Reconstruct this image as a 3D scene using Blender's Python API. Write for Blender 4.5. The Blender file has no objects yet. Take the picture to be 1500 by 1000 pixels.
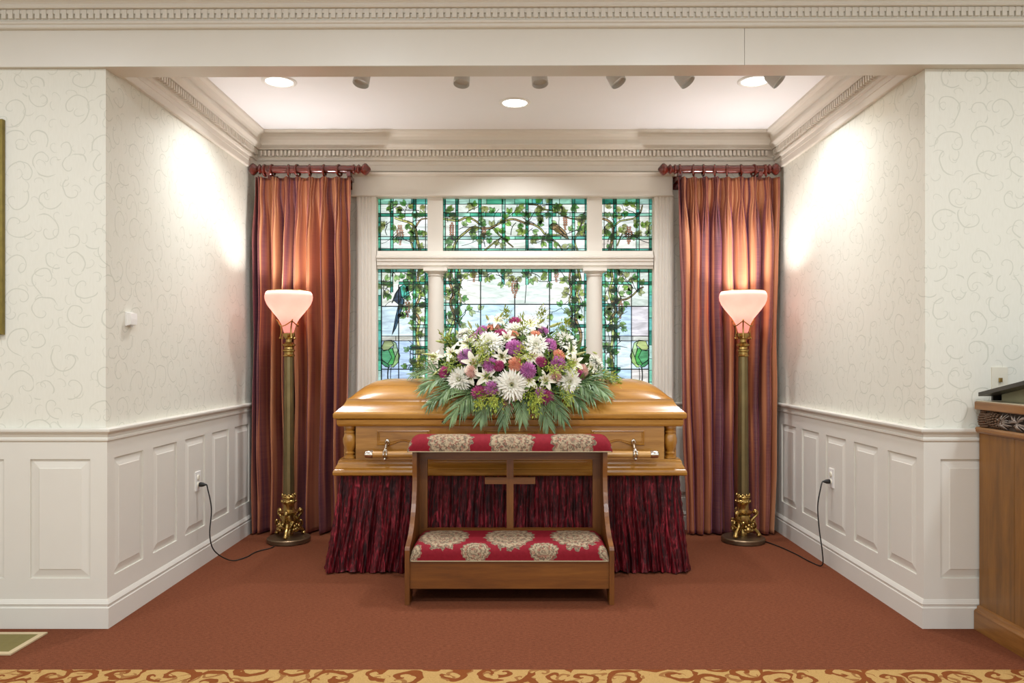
import bpy, bmesh, math, random
from mathutils import Vector, Matrix, Quaternion
random.seed(7)
PI = math.pi
S = bpy.context.scene
COL = S.collection
F, CX, CY, H = 1140.0, 755.0, 522.0, 1.3          # focal length in pixels, principal point, eye height

# ------------------------------------------------------------------ camera
cam_d = bpy.data.cameras.new('camera'); cam = bpy.data.objects.new('camera', cam_d); COL.objects.link(cam)
cam.location = (0, 0, H); cam.rotation_euler = (PI / 2, 0, 0)
cam_d.sensor_fit = 'HORIZONTAL'; cam_d.sensor_width = 36; cam_d.lens = F / 1500 * 36
cam_d.shift_x = (750 - CX) / 1500; cam_d.shift_y = (CY - 500) / 1500
S.camera = cam
# ------------------------------------------------------------------ world, exposure
w = bpy.data.worlds.new('daylight'); S.world = w; w.use_nodes = True
w.node_tree.nodes['Background'].inputs[0].default_value = (0.93, 0.98, 1.0, 1)
w.node_tree.nodes['Background'].inputs[1].default_value = 1.35
S.view_settings.view_transform = 'Standard'; S.view_settings.look = 'None'
S.view_settings.exposure = 0.02; S.view_settings.gamma = 1
S.view_settings.use_curve_mapping = False
S.cycles.max_bounces = 10; S.cycles.diffuse_bounces = 5; S.cycles.transmission_bounces = 8
S.cycles.caustics_reflective = False; S.cycles.caustics_refractive = False
S.cycles.sample_clamp_indirect = 4.0
ROOM_FILL_W, DOWN_W, SPOT_W, BULB_W, UP_W = 47, 15, 3.5, 1.1, 6.5
def lamp(name, kind, loc, energy, color, size=0.1, rot=(0, 0, 0), parent=None, spread=None):
    d = bpy.data.lights.new(name, kind); d.energy = energy; d.color = color
    if kind == 'AREA':
        d.shape = 'DISK'; d.size = size
        if spread: d.spread = spread
    elif kind == 'SPOT': d.shadow_soft_size = size; d.spot_size = spread or 1.2; d.spot_blend = 0.6
    else: d.shadow_soft_size = size
    o = bpy.data.objects.new(name, d); COL.objects.link(o); o.location = loc; o.rotation_euler = rot
    if parent: o.parent = parent; o.location = Vector(loc) - parent.location
    return o

# ------------------------------------------------------------------ helpers
def PX(px, Y): return (px - CX) / F * Y
def PZ(py, Y): return H + (CY - py) / F * Y
def wloc(o):
    v = Vector((0, 0, 0))
    while o: v = v + o.location; o = o.parent
    return v
class MB:
    def __init__(s): s.v = []; s.f = []; s.uv = {}
    def add(s, vs, fs):
        n = len(s.v); s.v += [tuple(p) for p in vs]; s.f += [tuple(i + n for i in f) for f in fs]; return s
    def box(s, x0, x1, y0, y1, z0, z1, fn=None):
        vs = [(x, y, z) for x in (x0, x1) for y in (y0, y1) for z in (z0, z1)]
        if fn: vs = [fn(*p) for p in vs]
        return s.add(vs, [(0, 1, 3, 2), (4, 6, 7, 5), (0, 4, 5, 1), (2, 3, 7, 6), (0, 2, 6, 4), (1, 5, 7, 3)])
    def prism(s, pts, a, b, fn):                    # 2-D outline pulled from a to b
        n = len(pts)
        vs = [fn(p[0], p[1], a) for p in pts] + [fn(p[0], p[1], b) for p in pts]
        fs = [(i, (i + 1) % n, n + (i + 1) % n, n + i) for i in range(n)]
        return s.add(vs, fs + [tuple(range(n))[::-1], tuple(range(n, 2 * n))])
    def lathe(s, prof, c, seg=24, fn=None, caps=True, flute=None):
        vs = []; m = len(prof)
        for r, z in prof:
            for k in range(seg):
                a = 2 * PI * k / seg; rr = r * (flute(a) if flute else 1)
                p = (rr * math.cos(a), rr * math.sin(a), z)
                if fn: p = fn(*p)
                vs.append((p[0] + c[0], p[1] + c[1], p[2] + c[2]))
        fs = [(i * seg + k, i * seg + (k + 1) % seg, (i + 1) * seg + (k + 1) % seg, (i + 1) * seg + k) for i in range(m - 1) for k in range(seg)]
        if caps: fs += [tuple(range(seg))[::-1], tuple(range((m - 1) * seg, m * seg))]
        return s.add(vs, fs)
    def tube(s, path, r, seg=6, caps=True):
        path = [Vector(p) for p in path]; n = len(path); vs = []
        rr = r if isinstance(r, (list, tuple)) else [r] * n
        up = Vector((0.13, 0.27, 0.95)); t0 = (path[1] - path[0]).normalized()
        if abs(t0.dot(up)) > 0.9: up = Vector((0.95, 0.2, 0.1))
        nrm = t0.cross(up).normalized()
        for i in range(n):
            t = (path[min(i + 1, n - 1)] - path[max(i - 1, 0)]).normalized()
            nrm = (nrm - t * nrm.dot(t)).normalized(); b = t.cross(nrm)
            for k in range(seg):
                a = 2 * PI * k / seg; vs.append(path[i] + (nrm * math.cos(a) + b * math.sin(a)) * rr[i])
        fs = [(i * seg + k, i * seg + (k + 1) % seg, (i + 1) * seg + (k + 1) % seg, (i + 1) * seg + k) for i in range(n - 1) for k in range(seg)]
        if caps: fs += [tuple(range(seg))[::-1], tuple(range((n - 1) * seg, n * seg))]
        return s.add(vs, fs)
    def ball(s, c, r, seg=10, sc=(1, 1, 1)):
        m = max(4, seg // 2 + 1)
        return s.lathe([(max(1e-4, r * math.sin(PI * i / m)) , -r * math.cos(PI * i / m)) for i in range(m + 1)], c, seg, lambda x, y, z: (x * sc[0], y * sc[1], z * sc[2]), caps=False)
    def grid(s, nu, nv, fn, uvfn=None, closed=False):
        b = len(s.v)
        for j in range(nv + 1):
            for i in range(nu + (0 if closed else 1)):
                s.v.append(tuple(fn(i / nu, j / nv)))
                if uvfn: s.uv[len(s.v) - 1] = uvfn(i / nu, j / nv)
        w_ = nu if closed else nu + 1
        for j in range(nv):
            for i in range(nu):
                k = (i + 1) % w_
                s.f.append((b + j * w_ + i, b + j * w_ + k, b + (j + 1) * w_ + k, b + (j + 1) * w_ + i))
        return s
    def mesh(s, name, mat, off=(0, 0, 0), smooth=False, fix=True):
        me = bpy.data.meshes.new(name); o = Vector(off)
        me.from_pydata([tuple(Vector(p) - o) for p in s.v], [], s.f)
        if s.uv:
            ul = me.uv_layers.new(name='UVMap')
            for l in me.loops: ul.data[l.index].uv = s.uv.get(l.vertex_index, (0, 0))
        if fix:
            bm = bmesh.new(); bm.from_mesh(me); bmesh.ops.recalc_face_normals(bm, faces=bm.faces); bm.to_mesh(me); bm.free()
        me.materials.append(mat)
        if smooth:
            me.polygons.foreach_set('use_smooth', [True] * len(me.polygons))
            if smooth != 'all': 
                try: me.set_sharp_from_angle(angle=math.radians(smooth if smooth is not True else 38))
                except Exception: pass
        return me
    def build(s, name, mat, parent=None, smooth=False, fix=True, origin=None):
        off = wloc(parent) if parent else Vector((0, 0, 0))
        org = Vector(origin) if origin else off
        o = bpy.data.objects.new(name, s.mesh(name, mat, org, smooth, fix)); COL.objects.link(o)
        o.location = org - off if parent else org
        if parent: o.parent = parent
        return o
def tag(o, label, cat=None, group=None, kind=None):
    o['label'] = label
    if cat: o['category'] = cat
    if group: o['group'] = group
    if kind: o['kind'] = kind
    return o
def thing(name, loc, label, cat, group=None, kind=None):
    o = bpy.data.objects.new(name, None); COL.objects.link(o); o.location = loc; o.empty_display_size = 0.1
    return tag(o, label, cat, group, kind)
def inst(name, me, parent, pos, rot=None, scale=1.0):
    o = bpy.data.objects.new(name, me); COL.objects.link(o)
    o.location = Vector(pos) - (wloc(parent) if parent else Vector((0, 0, 0)))
    if parent: o.parent = parent
    if rot is not None:
        o.rotation_mode = 'QUATERNION'; o.rotation_quaternion = rot
    o.scale = scale if isinstance(scale, (tuple, list)) else (scale,) * 3
    return o
def curve(pts, n=8):                                # Catmull-Rom through points
    pts = [Vector(p) for p in pts]; out = []
    for i in range(len(pts) - 1):
        p0, p1, p2, p3 = pts[max(i - 1, 0)], pts[i], pts[i + 1], pts[min(i + 2, len(pts) - 1)]
        for k in range(n):
            t = k / n
            out.append(0.5 * ((2 * p1) + (p2 - p0) * t + (2 * p0 - 5 * p1 + 4 * p2 - p3) * t * t + (3 * p1 - p0 - 3 * p2 + p3) * t ** 3))
    return out + [pts[-1]]

# ------------------------------------------------------------------ materials
def srgb(h):
    c = [int(h[i:i + 2], 16) / 255 for i in (0, 2, 4)]
    return tuple(x / 12.92 if x <= 0.04045 else ((x + 0.055) / 1.055) ** 2.4 for x in c) + (1,)
class NT:
    def __init__(s, name):
        s.m = bpy.data.materials.new(name); s.m.use_nodes = True; s.t = s.m.node_tree; s.n = s.t.nodes
        s.b = s.n['Principled BSDF']; s.out = s.n['Material Output']
    def node(s, typ, **kw):
        n = s.n.new(typ)
        for k, v in kw.items():
            if k.startswith('i_'):
                key = k[2:]; n.inputs[int(key) if key.isdigit() else key.replace('_', ' ')].default_value = v
            else: setattr(n, k, v)
        return n
    def link(s, a, b): s.t.links.new(a, b)
    def val(s, x, sock):
        if hasattr(x, 'is_output'): s.link(x, sock)
        else: sock.default_value = x
    def math(s, op, a, b=0.0, c=0.0):
        n = s.n.new('ShaderNodeMath'); n.operation = op
        for i, x in enumerate((a, b, c)): s.val(x, n.inputs[i])
        return n.outputs[0]
    def mix(s, f, a, b, mode='MIX'):
        n = s.n.new('ShaderNodeMix'); n.data_type = 'RGBA'; n.blend_type = mode
        s.val(f, n.inputs[0]); s.val(a, n.inputs[6]); s.val(b, n.inputs[7]); return n.outputs[2]
    def ramp(s, f, stops):
        n = s.n.new('ShaderNodeValToRGB'); e = n.color_ramp.elements
        while len(e) < len(stops): e.new(0.5)
        for i, (p, c) in enumerate(stops): e[i].position = p; e[i].color = c
        s.link(f, n.inputs[0]); return n.outputs[0]
    def coord(s, which='Object', scale=(1, 1, 1), rot=(0, 0, 0)):
        c = s.n.new('ShaderNodeTexCoord'); m = s.n.new('ShaderNodeMapping')
        m.inputs['Scale'].default_value = scale; m.inputs['Rotation'].default_value = rot
        s.link(c.outputs[which], m.inputs[0]); return m.outputs[0]
    def noise(s, vec, scale, detail=3, rough=0.5, dist=0.0):
        n = s.n.new('ShaderNodeTexNoise'); s.link(vec, n.inputs['Vector'])
        n.inputs['Scale'].default_value = scale; n.inputs['Detail'].default_value = detail
        n.inputs['Roughness'].default_value = rough; n.inputs['Distortion'].default_value = dist; return n.outputs[0]
    def bump(s, h, strength=0.3, dist=0.01):
        n = s.n.new('ShaderNodeBump'); n.inputs['Strength'].default_value = strength; n.inputs['Distance'].default_value = dist
        s.link(h, n.inputs['Height']); s.link(n.outputs[0], s.b.inputs['Normal'])
    def setp(s, **kw):
        for k, v in kw.items(): s.val(v, s.b.inputs[k.replace('_', ' ')])
        return s
def plain(name, col, rough=0.5, metal=0.0, var=0.06, scale=30, bump=0.0, **kw):
    t = NT(name); c = t.coord(); n = t.noise(c, scale, 3)
    base = srgb(col) if isinstance(col, str) else col
    dark = tuple(x * (1 - var * 2) for x in base[:3]) + (1,); lite = tuple(min(1, x * (1 + var)) for x in base[:3]) + (1,)
    t.setp(Base_Color=t.mix(n, dark, lite), Roughness=rough, Metallic=metal, **kw)
    if bump: t.bump(n, bump, 0.004)
    return t.m
def wood(name, a, b, c, axis='X', rough=0.32, scale=1.0, coat=0.3):
    t = NT(name); sc = {'X': (1.2, 14, 14), 'Z': (14, 14, 1.2), 'Y': (14, 1.2, 14)}[axis]
    v = t.coord('Object', tuple(q * scale for q in sc))
    n1 = t.noise(v, 1.6, 4, 0.55, 0.6); n2 = t.noise(t.coord('Object', tuple(q * scale * 4 for q in sc)), 3.0, 3, 0.6)
    big = t.noise(t.coord('Object', tuple(q * scale * 0.3 for q in sc)), 1.2, 2)
    f = t.math('ADD', t.math('MULTIPLY', n1, 0.6), t.math('MULTIPLY', n2, 0.25)); f = t.math('ADD', f, t.math('MULTIPLY', big, 0.3))
    t.setp(Base_Color=t.ramp(f, [(0.36, srgb(a)), (0.56, srgb(b)), (0.78, srgb(c))]), Roughness=rough, Coat_Weight=coat, Coat_Roughness=0.18)
    t.bump(n2, 0.06, 0.002); return t.m
def scroll_mask(t, u, v, cell, width, turns, rmax=0.62, seed=0.0):
    """curling vine line: a spiral inside every Voronoi cell; returns 0..1"""
    cmb = t.n.new('ShaderNodeCombineXYZ'); t.val(t.math('DIVIDE', u, cell), cmb.inputs[0]); t.val(t.math('ADD', t.math('DIVIDE', v, cell), seed), cmb.inputs[1])
    vor = t.node('ShaderNodeTexVoronoi', voronoi_dimensions='2D', feature='F1'); vor.inputs['Scale'].default_value = 1.0; vor.inputs['Randomness'].default_value = 0.75
    t.link(cmb.outputs[0], vor.inputs['Vector'])
    sub = t.node('ShaderNodeVectorMath', operation='SUBTRACT'); t.link(cmb.outputs[0], sub.inputs[0]); t.link(vor.outputs['Position'], sub.inputs[1])
    sp = t.n.new('ShaderNodeSeparateXYZ'); t.link(sub.outputs[0], sp.inputs[0])
    rnd = t.n.new('ShaderNodeSeparateColor'); t.link(vor.outputs['Color'], rnd.inputs[0])
    sgn = t.math('SUBTRACT', t.math('MULTIPLY', t.math('GREATER_THAN', rnd.outputs[0], 0.5), 2.0), 1.0)
    ang = t.math('ARCTAN2', t.math('MULTIPLY', sp.outputs[1], sgn), sp.outputs[0])
    ang = t.math('ADD', t.math('DIVIDE', ang, 2 * PI), rnd.outputs[1])
    r = vor.outputs['Distance']
    ph = t.math('SUBTRACT', t.math('MULTIPLY', t.math('POWER', r, 0.8), turns), ang)
    fr = t.math('ABSOLUTE', t.math('SUBTRACT', t.math('FRACT', ph), 0.5))
    line = t.math('LESS_THAN', fr, width)
    return t.math('MULTIPLY', line, t.math('LESS_THAN', r, rmax)), r
def wallpaper(name):
    t = NT(name); tc = t.n.new('ShaderNodeTexCoord'); sp = t.n.new('ShaderNodeSeparateXYZ'); t.link(tc.outputs['Object'], sp.inputs[0])
    u = t.math('ADD', sp.outputs[0], sp.outputs[1]); v = sp.outputs[2]
    wob = t.noise(tc.outputs['Object'], 7, 2); u2 = t.math('ADD', u, t.math('MULTIPLY', wob, 0.05)); v2 = t.math('ADD', v, t.math('MULTIPLY', wob, 0.04))
    m1, _ = scroll_mask(t, u2, v2, 0.145, 0.034, 1.75, 0.6)
    m2, _ = scroll_mask(t, u2, v2, 0.085, 0.034, 1.2, 0.45, 3.7)
    lines = t.math('MAXIMUM', m1, t.math('MULTIPLY', m2, 0.75))
    n = t.noise(t.coord('Object', (1, 1, 0.2)), 120, 2); n2 = t.noise(t.coord('Object'), 1.4, 2)
    base = t.mix(n, srgb('DCDACD'), srgb('E6E4D9')); base = t.mix(t.math('MULTIPLY', n2, 0.4), base, srgb('DADCCF'))
    t.setp(Base_Color=t.mix(t.math('MULTIPLY', lines, 0.5), base, srgb('B9BBAC')), Roughness=0.55, Specular_IOR_Level=0.35)
    t.bump(n, 0.05, 0.002); return t.m
def carpet(name, a, b):
    t = NT(name); n = t.noise(t.coord('Object', (1, 1, 1)), 260, 2, 0.7); n2 = t.noise(t.coord('Object'), 2.2, 3); n3 = t.noise(t.coord('Object', (1, 2.2, 1)), 55, 2)
    f = t.math('ADD', t.math('MULTIPLY', n, 0.62), t.math('MULTIPLY', n3, 0.38))
    c = t.mix(t.ramp(f, [(0.3, (0, 0, 0, 1)), (0.7, (1, 1, 1, 1))]), srgb(a), srgb(b))
    t.setp(Base_Color=t.mix(t.math('MULTIPLY', n2, 0.22), c, srgb(a)), Roughness=0.95, Specular_IOR_Level=0.1)
    t.bump(n, 0.5, 0.006); return t.m
def patterned_carpet(name):
    t = NT(name); tc = t.n.new('ShaderNodeTexCoord'); sp = t.n.new('ShaderNodeSeparateXYZ'); t.link(tc.outputs['Object'], sp.inputs[0])
    wob = t.noise(tc.outputs['Object'], 9, 2); u = t.math('ADD', sp.outputs[0], t.math('MULTIPLY', wob, 0.1)); v = t.math('ADD', sp.outputs[1], t.math('MULTIPLY', wob, 0.08))
    m1, _ = scroll_mask(t, u, v, 0.15, 0.17, 1.9, 0.9); m2, _ = scroll_mask(t, u, v, 0.11, 0.12, 1.6, 0.5, 2.3)
    f = t.math('MAXIMUM', m1, t.math('MULTIPLY', m2, 0.7)); n = t.noise(t.coord('Object'), 240, 2, 0.7)
    gold = t.mix(n, srgb('94703E'), srgb('CBA86C')); brown = t.mix(n, srgb('6E3818'), srgb('8C5028'))
    t.setp(Base_Color=t.mix(f, gold, brown), Roughness=0.95, Specular_IOR_Level=0.1); t.bump(n, 0.5, 0.006); return t.m
def silk(name):
    t = NT(name); uv = t.n.new('ShaderNodeUVMap'); uv.uv_map = 'UVMap'
    def mp(sc):
        m = t.n.new('ShaderNodeMapping'); m.inputs['Scale'].default_value = sc; t.link(uv.outputs[0], m.inputs[0]); return m.outputs[0]
    sheen_band = t.noise(mp((27, 0.6, 1)), 1.0, 3, 0.55, 0.5); slub = t.noise(mp((6, 260, 1)), 1.0, 3, 0.6); thr = t.noise(mp((400, 8, 1)), 1.0, 2)
    c = t.ramp(sheen_band, [(0.39, srgb('4A2442')), (0.47, srgb('84453F')), (0.55, srgb('B8744C')), (0.68, srgb('DAA074'))])  # peach fold highlights and dark purple fold shade put into the cloth colour
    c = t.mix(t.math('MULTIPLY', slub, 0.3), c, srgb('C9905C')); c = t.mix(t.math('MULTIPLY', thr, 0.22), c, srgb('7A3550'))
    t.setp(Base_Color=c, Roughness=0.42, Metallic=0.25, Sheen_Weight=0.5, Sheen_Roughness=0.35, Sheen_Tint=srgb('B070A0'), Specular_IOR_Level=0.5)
    t.bump(slub, 0.18, 0.004); return t.m
def velvet(name):
    t = NT(name); v = t.coord('Object', (30, 30, 2.2)); n = t.noise(v, 1.5, 4, 0.65, 0.8); n2 = t.noise(t.coord('Object', (80, 80, 14)), 1.3, 3, 0.6)
    f = t.math('ADD', t.math('MULTIPLY', n, 0.65), t.math('MULTIPLY', n2, 0.35))
    t.setp(Base_Color=t.ramp(f, [(0.42, srgb('240408')), (0.53, srgb('560C14')), (0.66, srgb('A02C3A'))]), Roughness=0.5, Specular_IOR_Level=0.25, Sheen_Weight=0.12, Sheen_Roughness=0.3, Sheen_Tint=srgb('C02838'))
    t.bump(f, 0.7, 0.012); return t.m
def damask(name, pu, rows):
    """red cloth with woven taupe medallions; UV in metres along and across the pad"""
    t = NT(name); uv = t.n.new('ShaderNodeUVMap'); uv.uv_map = 'UVMap'; sp = t.n.new('ShaderNodeSeparateXYZ'); t.link(uv.outputs[0], sp.inputs[0])
    fine = t.noise(uv.outputs[0], 55, 3, 0.6); edge = t.noise(uv.outputs[0], 38, 2); mask = None; tot = None
    for (off, vc, ru, rv) in rows:
        a = t.math('SUBTRACT', t.math('FRACT', t.math('ADD', t.math('DIVIDE', t.math('SUBTRACT', sp.outputs[0], off), pu), 0.5)), 0.5)
        a = t.math('DIVIDE', t.math('MULTIPLY', a, pu), ru); b = t.math('DIVIDE', t.math('SUBTRACT', sp.outputs[1], vc), rv)
        d = t.math('SQRT', t.math('ADD', t.math('MULTIPLY', a, a), t.math('MULTIPLY', b, b)))
        ang = t.math('ARCTAN2', b, a); pet = t.math('MULTIPLY', t.math('ABSOLUTE', t.math('SINE', t.math('MULTIPLY', ang, 9.0))), 0.1)
        d = t.math('ADD', t.math('SUBTRACT', d, pet), t.math('MULTIPLY', t.math('SUBTRACT', edge, 0.5), 0.35))
        k = t.math('LESS_THAN', d, 0.93)
        ring = t.math('ABSOLUTE', t.math('SINE', t.math('ADD', t.math('MULTIPLY', d, 11.0), t.math('MULTIPLY', fine, 6.0))))
        mask = k if mask is None else t.math('MAXIMUM', mask, k)
        ring = t.math('MULTIPLY', ring, k); tot = ring if tot is None else t.math('MAXIMUM', tot, ring)
    tau = t.mix(tot, srgb('54463A'), srgb('A8967A')); tau = t.mix(t.math('MULTIPLY', t.math('GREATER_THAN', fine, 0.56), 0.55), tau, srgb('8A4038'))
    red = t.mix(fine, srgb('6E0C1A'), srgb('8C1A28'))
    t.setp(Base_Color=t.mix(mask, red, tau), Roughness=0.75, Specular_IOR_Level=0.2); t.bump(t.math('ADD', t.math('MULTIPLY', tot, 0.5), fine), 0.25, 0.004); return t.m
GLASS = {}
def glass(h, streak=0.25):
    if h in GLASS: return GLASS[h]
    t = NT('glass_' + h); t.n.remove(t.b)
    tr = t.n.new('ShaderNodeBsdfTranslucent'); gl = t.n.new('ShaderNodeBsdfGlossy'); mx = t.n.new('ShaderNodeMixShader')
    n = t.noise(t.coord('Object', (3, 3, 14)), 2.2, 3, 0.6, 0.6)
    c = srgb(h); d = tuple(x * (1 - streak) for x in c[:3]) + (1,); l = tuple(min(1, x * 1.25 + 0.04) for x in c[:3]) + (1,)
    t.link(t.ramp(n, [(0.35, d), (0.65, l)]), tr.inputs[0]); gl.inputs[1].default_value = 0.2; mx.inputs[0].default_value = 0.04
    t.link(tr.outputs[0], mx.inputs[1]); t.link(gl.outputs[0], mx.inputs[2]); t.link(mx.outputs[0], t.out.inputs[0]); GLASS[h] = t.m; return t.m
def emit(name, col, strength):
    t = NT(name); t.setp(Base_Color=(0.8, 0.8, 0.8, 1), Emission_Color=col, Emission_Strength=strength); return t.m
def shade_glass(name):
    t = NT(name); t.n.remove(t.b); tr = t.n.new('ShaderNodeBsdfTranslucent'); df = t.n.new('ShaderNodeBsdfDiffuse'); em = t.n.new('ShaderNodeEmission')
    sp = t.n.new('ShaderNodeSeparateXYZ'); tc = t.n.new('ShaderNodeTexCoord'); t.link(tc.outputs['Object'], sp.inputs[0])
    n = t.noise(tc.outputs['Object'], 12, 2)
    c = t.mix(n, srgb('F2A89E'), srgb('F6BAB0'))
    t.link(c, tr.inputs[0]); t.link(c, df.inputs[0]); t.link(c, em.inputs[0]); em.inputs[1].default_value = 0.30
    m1 = t.n.new('ShaderNodeMixShader'); m1.inputs[0].default_value = 0.35; t.link(tr.outputs[0], m1.inputs[1]); t.link(df.outputs[0], m1.inputs[2])
    ad = t.n.new('ShaderNodeAddShader'); t.link(m1.outputs[0], ad.inputs[0]); t.link(em.outputs[0], ad.inputs[1]); t.link(ad.outputs[0], t.out.inputs[0]); return t.m

PAPER = wallpaper('scroll_wallpaper')
PAINT = plain('cream_gloss_paint', 'DEDBD1', 0.38, var=0.015, scale=6)
TRIM = plain('warm_white_trim_paint', 'DCD5C9', 0.4, var=0.015, scale=6)
CEIL = plain('ceiling_paint', 'F2F1F2', 0.8, var=0.01, scale=4)
RUST = carpet('rust_carpet', '58301E', '8C5238')
PATT = patterned_carpet('gold_scroll_carpet')
SILK = silk('shot_silk'); VELVET = velvet('crushed_velvet')
CWOOD = wood('casket_oak', '7E5010', 'A8742A', 'C08E44', 'X', 0.28, 0.8, 0.45)
CWOODZ = wood('casket_oak_turned', '7E5010', 'A8742A', 'C08E44', 'Z', 0.28, 0.8, 0.45)
KWOOD = wood('kneeler_oak', '4E2A0C', '6E3F12', '86531C', 'X', 0.4, 1.0, 0.2)
KWOODZ = wood('kneeler_oak_upright', '4E2A0C', '6E3F12', '86531C', 'Z', 0.4, 1.0, 0.2)
BWOOD = wood('cabinet_oak', '5C3A0C', '7C5014', '946220', 'Z', 0.38, 0.9, 0.2)
BWOODY = wood('cabinet_oak_rail', '663F16', '865828', '9E6E38', 'Y', 0.35, 0.9, 0.25)
ROD = wood('mahogany', '3A0F0B', '5C1D14', '7A2E20', 'X', 0.22, 1.5, 0.6)
BRASS = plain('aged_brass', 'B89A5C', 0.26, 0.95, 0.2, 25)
DBRASS = plain('dull_brass', '82734F', 0.36, 0.85, 0.15, 12)
BDISC = plain('bronze_base', '7C6850', 0.4, 0.8, 0.15, 20)
SILVER = plain('polished_nickel', 'D6CFC4', 0.18, 1.0, 0.05, 20)
LEAD = plain('lead_came', '17211F', 0.5, 0.4, 0.1, 60)
WPLASTIC = plain('white_plastic', 'EFEEEA', 0.35, var=0.01)
IVORY = plain('ivory_plastic', 'DDD8C6', 0.4, var=0.02)
BLACK = plain('black_rubber', '15130F', 0.5, var=0.05)
GREYP = plain('spot_head_enamel', 'C9CBCB', 0.4, var=0.02)

# ------------------------------------------------------------------ the setting
W, YF, YB, ZC, ZM = 1.97, 3.743, 5.87, 2.982, 3.06
YBEAM = 3.845
XM, YR = 4.6, -3.2                                   # main room half width and rear limit
ob = MB().box(-W, W, 3.23, YB, -0.05, 0).box(-XM, -W, 3.23, YF, -0.05, 0).box(W, XM, 3.23, YF, -0.05, 0).build('floor', RUST)
tag(ob, 'rust brown plush carpet of the alcove', 'floor', kind='structure')
ob = MB().box(-XM, XM, YR, 3.228, -0.05, 0.002).build('floor', PATT); tag(ob, 'gold and brown scroll patterned carpet along the bottom edge', 'floor', kind='structure')
wl = MB().box(-W - 0.12, -W, YBEAM, YB, 0, ZC).build('wall_left', PAPER); tag(wl, 'left alcove wall with cream scroll wallpaper over white panelling', 'wall', kind='structure')
wr = MB().box(W, W + 0.12, YBEAM, YB, 0, ZC).build('wall_right', PAPER); tag(wr, 'right alcove wall with cream scroll wallpaper over white panelling', 'wall', kind='structure')
wfl = MB().box(-XM, -W, YF, YBEAM, 0, 2.683).build('wall_front_left', PAPER); tag(wfl, 'wallpapered wall facing the viewer left of the alcove', 'wall', kind='structure')
wfr = MB().box(W, XM, YF, YBEAM, 0, 2.683).build('wall_front_right', PAPER); tag(wfr, 'wallpapered wall facing the viewer right of the alcove', 'wall', kind='structure')
GX0, GX1, GZ0, GZ1 = PX(550, YB), PX(959, YB), 1.0, PZ(288.5, YB)
wb = MB().box(-W, GX0, YB, YB + 0.15, 0, ZC).box(GX1, W, YB, YB + 0.15, 0, ZC).box(GX0, GX1, YB, YB + 0.15, 0, GZ0).box(GX0, GX1, YB, YB + 0.15, GZ1, ZC).build('wall_back', PAPER)
tag(wb, 'back alcove wall around the stained glass window', 'wall', kind='structure')
ob = MB().box(-W - 0.12, W + 0.12, YBEAM, YB + 0.15, ZC, ZC + 0.05).build('ceiling', CEIL); tag(ob, 'smooth white ceiling of the alcove', 'ceiling', kind='structure')
ob = MB().box(-XM, XM, YR, 3.70, ZM, ZM + 0.05).build('ceiling', CEIL); tag(ob, 'white ceiling of the main room in front of the beam', 'ceiling', kind='structure')
for s, nm, lb in ((-1, 'wall_side_left', 'left side wall of the main room beyond the frame'), (1, 'wall_side_right', 'right side wall of the main room beyond the frame')):
    ob = MB().box(s * XM, s * (XM + 0.1), YR, YF, 0, ZM).build(nm, PAPER); tag(ob, lb, 'wall', kind='structure')

# beam over the alcove opening with its dentilled crown; it sits a hair out of square, as in the photo
beam = thing('trim_1', (0, 3.70, 0), 'cream header beam with dentil crown moulding across the alcove opening', 'beam', kind='structure')
MB().box(-XM, XM, 3.715, YBEAM, 2.6835, ZM + 0.05).build('beam_core', TRIM, beam)
sx = PX(1090, 3.70)
MB().box(-XM, sx - 0.001, 3.70, 3.7145, 2.683, 2.875).build('header_board', PAINT, beam)
MB().box(sx + 0.001, XM, 3.70, 3.7145, 2.683, 2.875).build('header_board', PAINT, beam)
prof = [(0, 2.857), (0.022, 2.857), (0.026, 2.862), (0.026, 2.872), (0.033, 2.876), (0.036, 2.884), (0.03, 2.893), (0.03, 2.938), (0.058, 2.938), (0.062, 2.946), (0.062, 2.955), (0.068, 2.962), (0.085, 2.975), (0.1, 3.0), (0.125, 3.02), (0.13, 3.03), (0.13, ZM), (0, ZM)]
MB().prism(prof, -XM, XM, lambda p, z, t: (t, 3.70 - p, z)).build('crown_moulding', PAINT, beam)
me = MB().box(-0.0108, 0.0108, -0.013, 0.0, 0, 0.041).mesh('dentil', PAINT)
me2 = MB().box(-0.0065, 0.0065, -0.014, 0.0, 0, 0.014).mesh('dentil_link', PAINT)
for k in range(-80, 81):
    inst('dentil', me, beam, (k * 0.0318, 3.6695, 2.8955))
lk = MB()
for k in range(-80, 81): lk.box(k * 0.0318 + 0.0109, k * 0.0318 + 0.0208, 3.660, 3.6695, 2.918, 2.9365)
lk.build('dentil_link_strip', PAINT, beam)['kind'] = 'stuff'
beam.rotation_euler = (0, 0, -0.0072)

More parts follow.
